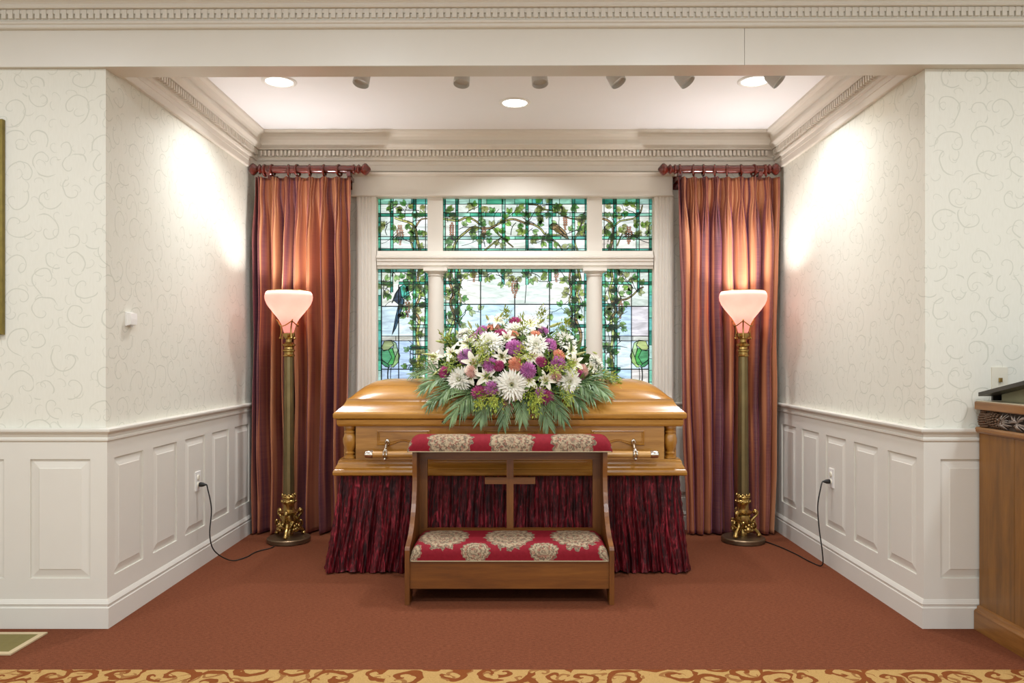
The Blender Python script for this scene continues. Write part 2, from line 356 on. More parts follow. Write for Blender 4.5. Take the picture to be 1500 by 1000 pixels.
# alcove crown moulding, mitred around three walls
cp = [(0, 2.692), (0.018, 2.692), (0.021, 2.697), (0.021, 2.735), (0.024, 2.738), (0.024, 2.765), (0.034, 2.769), (0.038, 2.781), (0.03, 2.795), (0.03, 2.845), (0.056, 2.846), (0.06, 2.856), (0.072, 2.868), (0.078, 2.876), (0.078, 2.886), (0.066, 2.89), (0.068, 2.915), (0.076, 2.937), (0.09, 2.953), (0.106, 2.960), (0.111, 2.965), (0.111, 2.9815), (0, 2.9815)]
def sweep2(prof, fa, fb):
    m = MB(); n = len(prof)
    m.add([fa(*q) for q in prof] + [fb(*q) for q in prof], [(i, (i + 1) % n, n + (i + 1) % n, n + i) for i in range(n)] + [tuple(range(n))[::-1], tuple(range(n, 2 * n))])
    return m
def ring_trim(nm, prof, mat, front, labels, y0=YBEAM):
    """profile (projection, height) run along left, back and right alcove walls, and (front) returned on to the front walls"""
    o = []
    for s, side, lb in ((-1, 'left', labels[0]), (1, 'right', labels[1])):
        ys = (lambda p: YF - p) if front else (lambda p: y0)
        a = sweep2(prof, lambda p, z: (s * (W - p), ys(p), z), lambda p, z: (s * (W - p), YB - p, z)).build(nm(side), mat); tag(a, lb, 'trim', kind='structure'); o.append(a)
        if front:
            c = sweep2(prof, lambda p, z: (s * XM, YF - p, z), lambda p, z: (s * (W - p), YF - p, z)).build(nm('front_' + side), mat); tag(c, labels[3 if s < 0 else 4], 'trim', kind='structure')
    b = sweep2(prof, lambda p, z: (-(W - p), YB - p, z), lambda p, z: (W - p, YB - p, z)).build(nm('back'), mat); tag(b, labels[2], 'trim', kind='structure'); o.append(b)
    return o
cl, cr, cb = ring_trim(lambda s: 'trim_crown_' + s, cp, TRIM, False, ('dentilled crown moulding on the left alcove wall', 'dentilled crown moulding on the right alcove wall', 'dentilled crown moulding above the stained glass window'))
for o, s in ((cl, -1), (cr, 1)):
    m = MB(); k = YBEAM + 0.02
    while k < YB - 0.06: m.box(s * (W - 0.03), s * (W - 0.05), k, k + 0.017, 2.802, 2.842); k += 0.03
    m.build('dentil_row', TRIM, o)['kind'] = 'stuff'
m = MB(); k = -W + 0.06
while k < W - 0.07: m.box(k, k + 0.017, YB - 0.05, YB - 0.03, 2.802, 2.842); k += 0.03
m.build('dentil_row', TRIM, cb)['kind'] = 'stuff'
rail = [(0, 0.893), (0.017, 0.893), (0.021, 0.898), (0.021, 0.908), (0.016, 0.912), (0.018, 0.925), (0.026, 0.935), (0.034, 0.939), (0.036, 0.945), (0.036, 0.953), (0.03, 0.957), (0, 0.957)]
ring_trim(lambda s: 'trim_chair_rail_' + s, rail, PAINT, True, ('moulded chair rail along the left alcove wall', 'moulded chair rail along the right alcove wall', 'moulded chair rail along the back wall behind the curtains', 'moulded chair rail on the wall left of the alcove', 'moulded chair rail on the wall right of the alcove'))
base = [(0, 0), (0.026, 0), (0.026, 0.098), (0.022, 0.102), (0.022, 0.112), (0.026, 0.116), (0.022, 0.126), (0.016, 0.138), (0, 0.138)]
ring_trim(lambda s: 'baseboard_' + s, base, PAINT, True, ('white baseboard along the left alcove wall', 'white baseboard along the right alcove wall', 'white baseboard along the back wall', 'white baseboard on the wall left of the alcove', 'white baseboard on the wall right of the alcove'))
# panelling: rails, stiles and raised panels
def panelling(wall, fn, u0, u1, panels, z0=0.237, z1=0.808, T=0.014):
    def bx(nm, a, b, c, d): MB().box(a, b, 0, T, c, d, lambda u, dd, z: fn(u, z, dd)).build(nm, PAINT, wall)
    bx('rail', u0, u1, 0.13, z0); bx('rail', u0, u1, z1, 0.9)
    edges = [u0] + [e for p in panels for e in p] + [u1]
    for i in range(0, len(edges), 2):
        if edges[i + 1] - edges[i] > 0.004: bx('stile', edges[i], edges[i + 1], z0, z1)
    for a, b in panels:
        m = MB(); g = 0.042; vs = []
        for (d, e, h) in ((0.0, 0.0, 0.0), (0.0, 0.0, 0.003), (g, g, 0.012), (g + 0.003, g + 0.003, 0.0145)):
            vs += [fn(a + d, z0 + e, h), fn(b - d, z0 + e, h), fn(b - d, z1 - e, h), fn(a + d, z1 - e, h)]
        fs = [(4 * i + k, 4 * i + (k + 1) % 4, 4 * i + 4 + (k + 1) % 4, 4 * i + 4 + k) for i in range(3) for k in range(4)] + [(0, 1, 2, 3), (12, 13, 14, 15)]
        m.add(vs, fs).build('wainscot_panel', PAINT, wall)
side = [(3.795 + 0.4075 * i, 3.795 + 0.4075 * i + 0.296) for i in range(5)]
panelling(wl, lambda u, z, d: (-W + d, u, z), YF, YB, side)
panelling(wr, lambda u, z, d: (W - d, u, z), YF, YB, side)
fp = [(2.037 + 0.414 * i, 2.326 + 0.414 * i) for i in range(5)]
panelling(wfl, lambda u, z, d: (-u, YF - d, z), W - 0.014, XM, fp)
panelling(wfr, lambda u, z, d: (u, YF - d, z), W - 0.014, XM, fp)
panelling(wb, lambda u, z, d: (u, YB - d, z), -W, W, [(-W + 0.1 + 0.42 * i, -W + 0.42 * i + 0.42) for i in range(9)])

# ------------------------------------------------------------------ stained glass window
win = thing('window_1', (PX(754.5, YB), YB, GZ0), 'leaded stained glass window with trellis, vines and grapes in a white columned frame', 'window', kind='structure')
def wbox(nm, px0, px1, py0, py1, y0, y1, mat=TRIM, par=win):
    Y = y0; return MB().box(PX(px0, Y), PX(px1, Y), y0, y1, PZ(py1, Y), PZ(py0, Y)).build(nm, mat, par)
for s, (a, b) in ((-1, (522, 551)), (1, (958.5, 987))):       # fluted pilaster casings
    c = MB(); x0, x1 = PX(a, 5.83), PX(b, 5.83); n = 4; wd = x1 - x0
    pts = [(x0, 5.869)]
    pts += [(x0, 5.83), (x0 + 0.012, 5.825)]
    for k in range(n):
        q = x0 + wd * (0.17 + 0.17 * k); pts += [(q, 5.825), (q + 0.004, 5.833), (q + 0.012, 5.833), (q + 0.016, 5.825)]
    pts += [(x1 - 0.012, 5.825), (x1, 5.83), (x1, 5.869)]
    c.prism(pts, 0.957, PZ(286, 5.83), lambda u, v, t: (u, v, t)).build('pilaster', TRIM, win)
hd = wbox('head_board', 516, 985, 258, 286, 5.825, 5.869)
MB().prism([(0, 0), (0.05, 0), (0.058, 0.008), (0.058, 0.016), (0, 0.02)], PX(514, 5.81), PX(987, 5.81), lambda p, z, t: (t, 5.869 - p, PZ(288, 5.82) + z)).build('head_bead', TRIM, hd)
MB().prism([(0, 0), (0.05, 0), (0.066, 0.012), (0.07, 0.026), (0.05, 0.03), (0, 0.034)], PX(512, 5.81), PX(989, 5.81), lambda p, z, t: (t, 5.869 - p, PZ(258, 5.82) + z)).build('head_cornice', TRIM, hd)
YG = 5.90
for a, b in ((626.5, 648.5), (860, 882)): wbox('mullion', a, b, 288, 368, 5.85, 5.92)
# transom with stepped mouldings
z0, z1 = PZ(393, 5.83), PZ(367, 5.83)
tp = [(5.93, z0), (5.845, z0), (5.84, z0 + 0.02), (5.83, z0 + 0.024), (5.83, z0 + 0.05), (5.822, z0 + 0.054), (5.822, z0 + 0.072), (5.812, z0 + 0.077), (5.812, z0 + 0.09), (5.82, z0 + 0.096), (5.82, z0 + 0.104), (5.84, z0 + 0.108), (5.845, z1), (5.93, z1)]
MB().prism(tp, PX(552, 5.83), PX(957, 5.83), lambda y, z, t: (t, y, z)).build('transom', TRIM, win)
for px in (638.5, 870.5):                                        # round columns below the transom
    x = PX(px, 5.86); zt = PZ(404, 5.84)
    col = MB().lathe([(0.066, 1.02), (0.064, 1.2), (0.061, 1.6), (0.055, zt)], (x, 5.866, 0), 28).build('column', TRIM, win, smooth=True)
    MB().lathe([(0.056, zt - 0.004), (0.062, zt), (0.062, zt + 0.008), (0.057, zt + 0.012), (0.075, zt + 0.028), (0.082, zt + 0.034)], (x, 5.866, 0), 28).box(x - 0.088, x + 0.088, 5.866 - 0.07, 5.93, zt + 0.034, PZ(392.5, 5.83)).build('capital', TRIM, col, smooth=True)
    MB().lathe([(0.09, 1.0), (0.09, 1.02), (0.075, 1.035), (0.067, 1.05)], (x, 5.866, 0), 28).build('column_base', TRIM, col, smooth=True)
MB().box(GX0 - 0.12, GX1 + 0.12, 5.80, 5.93, 0.965, 1.0).build('window_sill', TRIM, win)
for a, b in ((549, 553), (956, 960)): wbox('jamb', a, b, 288, 580, 5.86, 5.93)
wbox('head_jamb', 550, 959, 286.5, 290, 5.86, 5.93)

TEALS = ['4FBF9E', '2E9E86', '7FD6BC', '1F8A78', 'A6E3D2', '58B8B0', 'BFEBDF']
SKY_T = ['E6EBDD', 'E9EDE6', 'DDE8DE', 'EDEBDD', 'E3EAE8']
SKY_U = ['E7ECD9', 'EFEFE0', 'DFEADF']
SKY_L = ['B9D3EC', 'C9DDF0', 'D5E3EC', 'B4C9E8']
SKY_R = ['E9D9D0', 'E2D3CC', 'D8D3C4', 'C6D3E8']
LEAFS = ['D2EA84', 'B4DE70', 'ECF5B0', '90CE78', 'E8F2A8', 'C0E69A']
YL, YP, YO = 5.893, 5.90, 5.894
def G(px, py, y=YG): return Vector((PX(px, y), y, PZ(py, y)))
class Panel:
    """one leaded panel: the lead lines are one mesh, each glass piece is a child of it"""
    def __init__(s, x0, x1, y0, y1): s.b = (x0, x1, y0, y1); s.lead = MB(); s.items = []; s.rnd = random.Random(int(x0 * 7 + y0))
    def line(s, pts, wpx=1.0, sm=True):
        P3 = [G(a, b, YO) for a, b in pts]; 
        if sm and len(P3) > 2: P3 = curve(P3, 4)
        s.lead.tube(P3, wpx * 0.0037, 4)
    def piece(s, nm, pts, hexc, y=YP, bev=0.0012):
        P = [G(a, b, y) for a, b in pts]; c = sum(P, Vector()) / len(P); n = len(P)
        m = MB(); m.add([q + Vector((0, 0.002, 0)) for q in P] + [c + (q - c) * (1 - min(0.12, bev / max(0.004, (q - c).length))) for q in P], [(i, (i + 1) % n, n + (i + 1) % n, n + i) for i in range(n)] + [tuple(range(n, 2 * n))])
        s.items.append((nm, m, hexc))
    def pane(s, x0, x1, y0, y1, pal): s.piece('pane', [(x0, y1), (x1, y1), (x1, y0), (x0, y0)], s.rnd.choice(pal))
    def strip(s, x0, x1, y0, y1, pal=TEALS, step=22):
        """teal trellis bar cut in lengths with lead on both long sides"""
        vert = (y1 - y0) > (x1 - x0); a, b = (y0, y1) if vert else (x0, x1); n = max(1, round((b - a) / step)); cuts = [a + (b - a) * (i + (s.rnd.uniform(-.2, .2) if 0 < i < n else 0)) / n for i in range(n + 1)]
        for i in range(n):
            c, d = cuts[i], cuts[i + 1]
            q = [(x0, d), (x1, d), (x1, c), (x0, c)] if vert else [(c, y1), (d, y1), (d, y0), (c, y0)]
            s.piece('trellis_bar', q, s.rnd.choice(pal), 5.8985 if vert else 5.8965)
            if i: s.line([(x0, c), (x1, c)] if vert else [(c, y0), (c, y1)], 0.6, False)
        if vert: s.line([(x0, y0), (x0, y1)], .8, False); s.line([(x1, y0), (x1, y1)], .8, False)
        else: s.line([(x0, y0), (x1, y0)], .8, False); s.line([(x0, y1), (x1, y1)], .8, False)
    def leaf(s, px, py, ang, L=8, n=3):
        m = MB(); hexc = s.rnd.choice(LEAFS)
        for k in range(n):
            a = ang + (k - (n - 1) / 2) * s.rnd.uniform(0.55, 0.8); l = L * (1.05 if n > 1 and abs(k - (n - 1) / 2) < 0.6 else 0.8)
            ca, sa = math.cos(a), math.sin(a); o = []
            for (t, wv) in ((0, 0), (.25, .2), (.55, .27), (.85, .14), (1.05, 0), (.85, -.14), (.55, -.27), (.25, -.2)):
                o.append((px + (t * ca - wv * sa) * l, py + (t * sa + wv * ca) * l))
            s.dep = (getattr(s, 'dep', 0) + 1) % 14; P = [G(u, v, YL - 0.0003 * s.dep) for u, v in o]; m.add(P, [tuple(range(len(P)))])
            s.line(o + [o[0]], 0.38, False); s.line([o[0], o[4]], 0.2, False)
        s.items.append(('leaf_spray', m, hexc))
    def grapes(s, px, py, h, wv, pal=('D99A82', 'C8806C', 'E0AC94', 'CC8C70')):
        m = MB(); n = 0; yy = 0
        while yy < h:
            f = math.sin(PI * min(1, 0.2 + 0.8 * (yy / h))) ; k = max(1, round(wv * f / 3.6))
            for i in range(k):
                cx_, cy_ = px + (i - (k - 1) / 2) * 3.6 + s.rnd.uniform(-.5, .5), py + yy; r = 1.7
                o = [(cx_ + r * math.cos(q * PI / 4), cy_ + r * math.sin(q * PI / 4)) for q in range(8)]
                s.dep = (getattr(s, 'dep', 0) + 1) % 14; m.add([G(u, v, YL - 0.0003 * s.dep) for u, v in o], [tuple(range(8))]); s.line(o + [o[0]], 0.26, False)
            yy += 3.3
        s.items.append(('grape_cluster', m, s.rnd.choice(pal)))
    def branch(s, pts, wpx, leaves=0, glassy=True, L=9.5):
        c = curve([Vector((a, b, 0)) for a, b in pts], 5); n = len(c); Lf, Rt = [], []
        for i, p in enumerate(c):
            t = (c[min(i + 1, n - 1)] - c[max(i - 1, 0)]).normalized(); nn = Vector((-t.y, t.x, 0)); h = wpx / 2 * (1 - 0.35 * i / n)
            Lf.append(p + nn * h); Rt.append(p - nn * h)
        if glassy and wpx > 1.5:
            for k0 in range(0, n - 1, 10):
                k1 = min(n - 1, k0 + 10); m = MB(); seg = list(range(k0, k1 + 1))
                m.add([G(Lf[i].x, Lf[i].y, YL + 0.0008) for i in seg] + [G(Rt[i].x, Rt[i].y, YL + 0.0008) for i in seg], [(i, i + 1, len(seg) + i + 1, len(seg) + i) for i in range(len(seg) - 1)])
                s.items.append(('vine_stem', m, s.rnd.choice(['D2CC74', 'B8A860', 'DDE08C', 'B08A5C'])))
                s.line([(Lf[k0].x, Lf[k0].y), (Rt[k0].x, Rt[k0].y)], 0.5, False)
            s.line([(p.x, p.y) for p in Lf], 0.65, False); s.line([(p.x, p.y) for p in Rt], 0.65, False)
        else: s.line([(p.x, p.y) for p in c], wpx * 0.55, False)
        for q in range(leaves):
            i = int((q + 0.6) / leaves * (n - 1)); p = c[i]; t = (c[min(i + 1, n - 1)] - c[max(i - 1, 0)]).normalized()
            sd = 1 if q % 2 else -1; a = math.atan2(t.y, t.x) + sd * s.rnd.uniform(.7, 1.3)
            x0, x1, y0, y1 = s.b; ex, ey = p.x + math.cos(a) * (L + 3), p.y + math.sin(a) * (L + 3)
            if not (x0 < ex < x1 and y0 < ey < y1): a += PI * 0.8; ex, ey = p.x + math.cos(a) * (L + 3), p.y + math.sin(a) * (L + 3)
            if not (x0 < ex < x1 and y0 < ey < y1): continue
            s.line([(p.x, p.y), (p.x + math.cos(a) * 3, p.y + math.sin(a) * 3)], 0.5, False); s.leaf(p.x + math.cos(a) * 3, p.y + math.sin(a) * 3, a, L, s.rnd.choice([3, 3, 2, 2]))
    def tangle(s, n, x0, x1, y0, y1, L=9.0):
        """fine twigs with leaves that fill the trellis"""
        for k in range(n):
            a, b = s.rnd.uniform(x0, x1), s.rnd.uniform(y0, y1); h = s.rnd.uniform(0, 2 * PI); pts = [(a, b)]
            for q in range(3):
                h += s.rnd.uniform(-.7, .7); a = min(x1, max(x0, a + math.cos(h) * 7)); b = min(y1, max(y0, b + math.sin(h) * 7)); pts.append((a, b))
            if math.hypot(pts[0][0] - a, pts[0][1] - b) > 6: s.branch(pts, 1.5, s.rnd.choice([1, 2, 2]), glassy=False, L=L)
    def finish(s):
        x0, x1, y0, y1 = s.b
        for a, b in (((x0, y0), (x1, y0)), ((x1, y0), (x1, y1)), ((x1, y1), (x0, y1)), ((x0, y1), (x0, y0))): s.line([a, b], 0.9, False)
        lead = s.lead.build('leaded_panel', LEAD, win)
        for nm, m, hexc in s.items: m.build(nm, glass(hexc), lead, fix=False)
def cells(p, xs, ys, pal):
    for i in range(len(xs) - 1):
        for j in range(len(ys) - 1): p.pane(xs[i], xs[i + 1], ys[j], ys[j + 1], pal(i, j) if callable(pal) else pal)
def lines(p, xs, ys, wpx=.8):
    x0, x1, y0, y1 = p.b
    for x in xs: p.line([(x, y0), (x, y1)], wpx, False)
    for y in ys: p.line([(x0, y), (x1, y)], wpx, False)
# --- the three upper lights
p = Panel(551, 627, 289, 368)
cells(p, [551, 574, 607, 627], [289, 315, 349, 368], SKY_T); lines(p, [623.3], [])
for a, b in ((552, 557.5), (572, 576), (605, 609.5)): p.strip(a, b, 290, 367)
for a, b in ((290, 299), (312.5, 317), (346.5, 351), (364, 367)): p.strip(552, 626, a, b)
p.branch([(615, 367), (611, 350), (608, 334), (600, 326), (590, 323), (578, 319)], 4, 2)
p.branch([(608, 334), (616, 322), (626, 320)], 2.4, 1); p.branch([(593, 323), (593, 310), (587, 303)], 1, 1); p.branch([(593, 311), (597, 300)], 1, 1)
p.branch([(572, 313), (567, 303)], 1, 0); p.branch([(584, 334), (576, 345), (566, 354), (558, 357)], 1, 0); p.branch([(605, 364), (601, 352)], 2.2, 0)
for a in ((582, 300, -2.6), (569, 302, 1.2), (618, 300, 1.3), (564, 331, 3.0), (580, 332, 2.7), (600, 339, -.2), (612, 343, -.6), (622, 338, 1.8), (615, 364, -1.2), (594, 330, .5)): p.leaf(a[0], a[1], a[2], 9)
p.grapes(586, 331, 28, 11); p.tangle(7, 558, 622, 300, 363); p.finish()
p = Panel(648, 861, 289, 368)
vx = [(649, 652.5), (667.5, 671), (701, 705), (735.5, 740), (770, 774), (804, 809), (838, 842), (857, 860)]
cells(p, [648] + [(a + b) / 2 for a, b in vx[1:-1]] + [861], [289, 315, 349, 368], SKY_T)
for a, b in vx: p.strip(a, b, 290, 367)
for a, b in ((290, 299), (311.5, 317), (346, 350.5), (364, 367)): p.strip(649, 860, a, b)
p.branch([(664, 367), (669, 352), (682, 340), (692, 333), (704, 334), (717, 334), (726, 330), (738, 324), (752, 321), (768, 326), (782, 329), (792, 335), (799, 343), (812, 344), (826, 343)], 3.0, 9)
p.branch([(649, 320), (660, 322), (672, 323), (684, 318), (696, 323), (704, 330)], 3, 3); p.branch([(722, 334), (730, 343), (740, 352), (752, 362)], 2, 2)
p.branch([(774, 299), (786, 300), (795, 306), (812, 309), (822, 314), (836, 320), (858, 321)], 2, 4); p.branch([(710, 367), (724, 355), (736, 347)], 2, 2)
p.branch([(738, 322), (752, 312), (758, 300)], 1.2, 2); p.branch([(790, 333), (795, 320), (790, 310)], 1, 2); p.branch([(807, 350), (818, 358), (824, 367)], 2, 1)
p.branch([(846, 367), (842, 352), (848, 338), (854, 322)], 2.2, 3); p.branch([(676, 360), (690, 356), (701, 350)], 1, 1); p.branch([(725, 328), (724, 316), (731, 306)], 1, 1); p.branch([(775, 356), (790, 354), (800, 346)], 1, 2)
for a in ((654, 306, .5), (655, 350, .8), (655, 360, .5), (692, 300, 2.4), (710, 302, 1.6), (755, 308, .3), (766, 338, 2.8), (838, 302, .6), (816, 300, .9), (778, 350, .3), (786, 304, .6), (854, 330, 1.2)): p.leaf(a[0], a[1], a[2], 10, 4)
p.grapes(662, 327, 24, 9); p.grapes(709, 333, 16, 8); p.grapes(828, 316, 22, 8)
# small song bird on the branch
bird = MB().add([G(a, b, YL) for a, b in ((805, 331), (809, 327), (815, 328), (822, 333), (829, 340), (833, 350), (829, 349), (821, 343), (812, 337), (806, 335))], [tuple(range(10))]); p.items.append(('bird', bird, 'B08A5A'))
p.line([(805, 331), (809, 327), (815, 328), (822, 333), (829, 340), (833, 350), (829, 349), (821, 343), (812, 337), (806, 335), (805, 331)], .7, False)
for q in range(3): p.line([(813 + q * 3, 330 + q * 2), (826 + q * 2, 343 + q)], .5, False)
p.tangle(20, 654, 856, 300, 363)
p.finish()
p = Panel(881, 957.5, 289, 368)
cells(p, [881, 900.5, 934, 957.5], [289, 315, 349, 368], SKY_T + ['EBDDD2']); lines(p, [885], [])
for a, b in ((898.5, 903), (932, 936.5), (951, 956.5)): p.strip(a, b, 290, 367)
for a, b in ((290, 299), (312, 316.5), (346, 350.5), (364, 367)): p.strip(882, 957, a, b)
p.branch([(893, 367), (897, 350), (898, 335), (892, 324), (882, 320)], 4, 2); p.branch([(899, 332), (908, 324), (918, 322), (930, 319), (938, 311), (941, 300)], 2.2, 3)
p.branch([(914, 322), (914, 310), (911, 300)], 1, 1); p.branch([(914, 309), (922, 303)], 1, 1); p.branch([(924, 340), (936, 350), (945, 354), (951, 356)], 1.4, 0); p.branch([(904, 360), (908, 350), (912, 342)], 1.6, 1)
for a in ((889, 305, -1), (885, 340, .4), (906, 338, -.4), (928, 331, -.3), (939, 331, -.5), (945, 329, -.3), (924, 302, -.7), (912, 329, .8), (890, 364, -.9), (934, 338, .9)): p.leaf(a[0], a[1], a[2], 9)
p.grapes(921, 333, 26, 11); p.tangle(7, 886, 950, 300, 363); p.finish()
# --- the three lower lights (their feet run on behind the casket)
YBOT = 581
def side_light(x0, x1, mir):
    p = Panel(x0, x1, 392, YBOT); X = (lambda v: 1509 - v) if mir else (lambda v: v)
    def R(a, b): return (min(X(a), X(b)), max(X(a), X(b)))
    L0, L1 = 551, 628
    def st(a, b, c, d, **k): q = R(a, b); p.strip(q[0], q[1], c, d, **k)
    def pn(a, b, c, d, pal): q = R(a, b); p.pane(q[0], q[1], c, d, pal)
    def M(pts): return [(X(a), b) for a, b in pts]
    lo = SKY_R if mir else SKY_L
    for (c, d, pal) in ((392, 415, SKY_U), (415, 448, SKY_R[1:3] + SKY_U if mir else SKY_U), (448, 492, lo if not mir else ['E9D9D0', 'DED6DC']), (492, 499, ['F2EFE6']), (499, 541, SKY_L), (541, YBOT, SKY_L + ['E6DCD8'])):
        for a, b in ((558, 584), (584, 607)): pn(a, b, c, d, pal if a < 580 or not mir else SKY_L if c > 440 else pal)
        pn(607, 625, c, d, ['E3EBDC', 'D9E8E4', 'EDEFDF'])
    st(551.5, 558.5, 393, YBOT, step=18); st(552, 627, 393, 398.5)
    st(572, 575.5, 393, 428); st(605, 609, 393, YBOT); st(622.5, 627, 393, YBOT)
    st(552, 572, 412.5, 417); st(584, 627, 412.5, 416.5)
    st(606, 627, 444.5, 448.5); st(606, 627, 475.5, 480); st(600, 627, 507, 511); st(600, 620, 538, 543); st(606, 627, 566, 570); st(558, 627, 492, 499, pal=['F0EFE8', 'E8E6DE'], step=26)
    p.line(M([(559, 393), (559, YBOT)]), .9, False); p.line(M([(584, 417), (584, YBOT)]), 1.1, False)
    for y in (448.5, 540.5): p.line(M([(559, y), (606, y)]), 1.1, False)
    p.branch(M([(612, YBOT), (612, 540), (614, 515), (611, 490), (614, 468), (607, 455), (613, 440), (616, 425), (612, 410), (614, 394)]), 4.5, 18, L=9.5)
    p.branch(M([(621, 520), (616, 500), (622, 470), (624, 440), (618, 420)]), 1.2, 4); p.branch(M([(608, 470), (600, 462), (590, 456)]), 1, 1); p.branch(M([(606, 505), (598, 498)]), 1, 0)
    q = R(592, 624); p.tangle(14, q[0], q[1], 400, 572); q = R(562, 600); p.tangle(4, q[0], q[1], 400, 440)
    # round leafy shrub on a stem
    cx_, cy_ = X(571), 519; sg = -1 if mir else 1
    p.line([(cx_ - 2 * sg, 538), (cx_ - 3 * sg, 552), (cx_, YBOT)], 1.3); p.line([(cx_ + 2 * sg, 538), (cx_ + 1 * sg, 552), (cx_ + 3 * sg, YBOT)], .8)
    blobs = [([(-12, -10), (-8, -20), (2, -21), (6, -14), (-2, -7), (-9, -5)], 'E6DF86'), ([(2, -21), (9, -17), (12, -6), (8, 4), (4, -8), (6, -14)], 'D5E4A0'), ([(-12, -6), (-2, -7), (3, 4), (-3, 14), (-11, 8), (-13, 1)], '5FB46C'), ([(-2, -7), (4, -10), (8, 4), (5, 14), (-1, 16), (-3, 14), (3, 4)], '55C04A'), ([(12, -6), (15, 2), (12, 12), (5, 19), (0, 18), (5, 14), (8, 4)], 'C7DE7A'), ([(-12, 8), (-3, 14), (-1, 16), (0, 19), (-6, 18), (-11, 14)], '3F9A54')]
    for pts, hx in blobs:
        o = [(cx_ + a * sg, cy_ + b) for a, b in pts]
        m = MB().add([G(u, v, YL) for u, v in (o if not mir else o[::-1])], [tuple(range(len(o)))]); p.items.append(('shrub_glass', m, hx)); p.line(o + [o[0]], .75, False)
    if not mir:     # long tailed parrot above a bunch of grapes
        body = [([(586, 420), (592, 416), (598, 423), (600, 432), (594, 438), (588, 434)], '45BFAE'), ([(586, 420), (588, 434), (584, 446), (577, 440), (574, 444), (579, 430)], '2A3F5E'), ([(588, 434), (592, 440), (586, 462), (580, 480), (574, 491), (577, 478), (580, 462), (584, 446)], '2E5F7E'), ([(592, 416), (590, 410), (596, 408), (600, 414), (598, 423)], '3E7F4E')]
        for o, hx in body:
            m = MB().add([G(u, v, YL) for u, v in o], [tuple(range(len(o)))]); p.items.append(('parrot_glass', m, hx)); p.line(o + [o[0]], .85, False)
        for o in ([(588, 438), (582, 465), (575, 489)], [(583, 424), (578, 438)]): p.line(o, .7)
        p.grapes(597, 440, 26, 9); p.branch([(560, 421), (568, 424), (574, 430)], 1, 2); p.branch([(600, 412), (604, 404), (610, 398)], 1.2, 2); p.branch([(564, 448), (569, 443), (574, 441)], 1, 0)
        for a in ((590, 408, -1.9), (598, 424, -.5), (600, 396, .3), (566, 418, -2.3), (596, 448, 2.2)): p.leaf(a[0], a[1], a[2], 9)
    else:
        p.branch(M([(612, 446), (604, 440), (592, 438), (582, 432), (574, 424), (566, 420)]), 2.4, 5); p.grapes(X(600), 442, 24, 8); p.branch(M([(604, 410), (596, 402), (590, 412), (584, 406)]), 1, 4)
        p.branch(M([(607, 506), (590, 509)]), 1, 0); p.branch(M([(606, 478), (592, 486)]), 1, 0)
    p.finish()
side_light(551, 628.5, False); side_light(880.5, 958, True)
p = Panel(649, 860, 392, YBOT)
cells(p, [649, 671, 704, 754, 805, 838, 860], [392, 445.5, 500, 541, YBOT], lambda i, j: SKY_U + ['F2F1E4'] if j == 0 else ['C5DFF2', 'D2E6F4', 'DCEBF2', 'E8EEF2'] if i in (1, 2, 3, 4) else ['D9E8E4', 'E6EEDC'])
p.strip(649.5, 859.5, 393, 398.5, step=16)
for m_ in (0, 1):
    X = (lambda v: 1509 - v) if m_ else (lambda v: v)
    def st(a, b, c, d, **k): p.strip(min(X(a), X(b)), max(X(a), X(b)), c, d, **k)
    def M(pts): return [(X(a), b) for a, b in pts]
    st(649.5, 653, 393, YBOT); st(666.5, 671, 393, YBOT); st(650, 675, 411.5, 416); st(650, 677, 443.5, 447.5); st(650, 668, 475, 479.5); st(650, 672, 507, 511.5); st(650, 672, 538, 542)
    st(701.5, 705.5, 393, 412); st(735, 739, 393, 417)
    p.line(M([(704, 412), (704, YBOT)]), 1.2, False)
    p.branch(M([(660, YBOT), (659, 540), (662, 515), (658, 490), (666, 465), (660, 445), (664, 430), (659, 412), (662, 394)]), 4.5, 16, L=9.5)
    p.branch(M([(673, 394), (675, 410), (672, 428), (675, 440), (671, 460), (674, 480)]), 2.4, 5); p.branch(M([(664, 470), (676, 462), (686, 452), (696, 456), (704, 457)]), 1.1, 3); p.branch(M([(676, 412), (684, 402), (690, 394)]), 1.2, 3); p.branch(M([(676, 440), (682, 445)]), 1, 0)
    p.branch(M([(684, 411), (694, 410), (703, 411)]), .9, 0); p.grapes(X(694), 395, 17, 8); p.grapes(X(668), 466, 14, 8); p.leaf(X(708), 399, .6 if not m_ else 2.5, 9)
    p.branch(M([(728, 395), (732, 404), (738, 408)]), 1, 1); p.branch(M([(740, 406), (746, 404), (752, 412)]), 1, 2)
p.tangle(13, 654, 682, 402, 560); p.tangle(13, 827, 855, 402, 560); p.tangle(8, 690, 820, 400, 412)
p.line([(754, 434), (754, YBOT)], 1.2, False); p.line([(674, 445.5), (836, 445.5)], 1.2, False); p.grapes(754, 412, 24, 11); p.line([(771, 417), (769, 444)], .8, False)
p.finish()

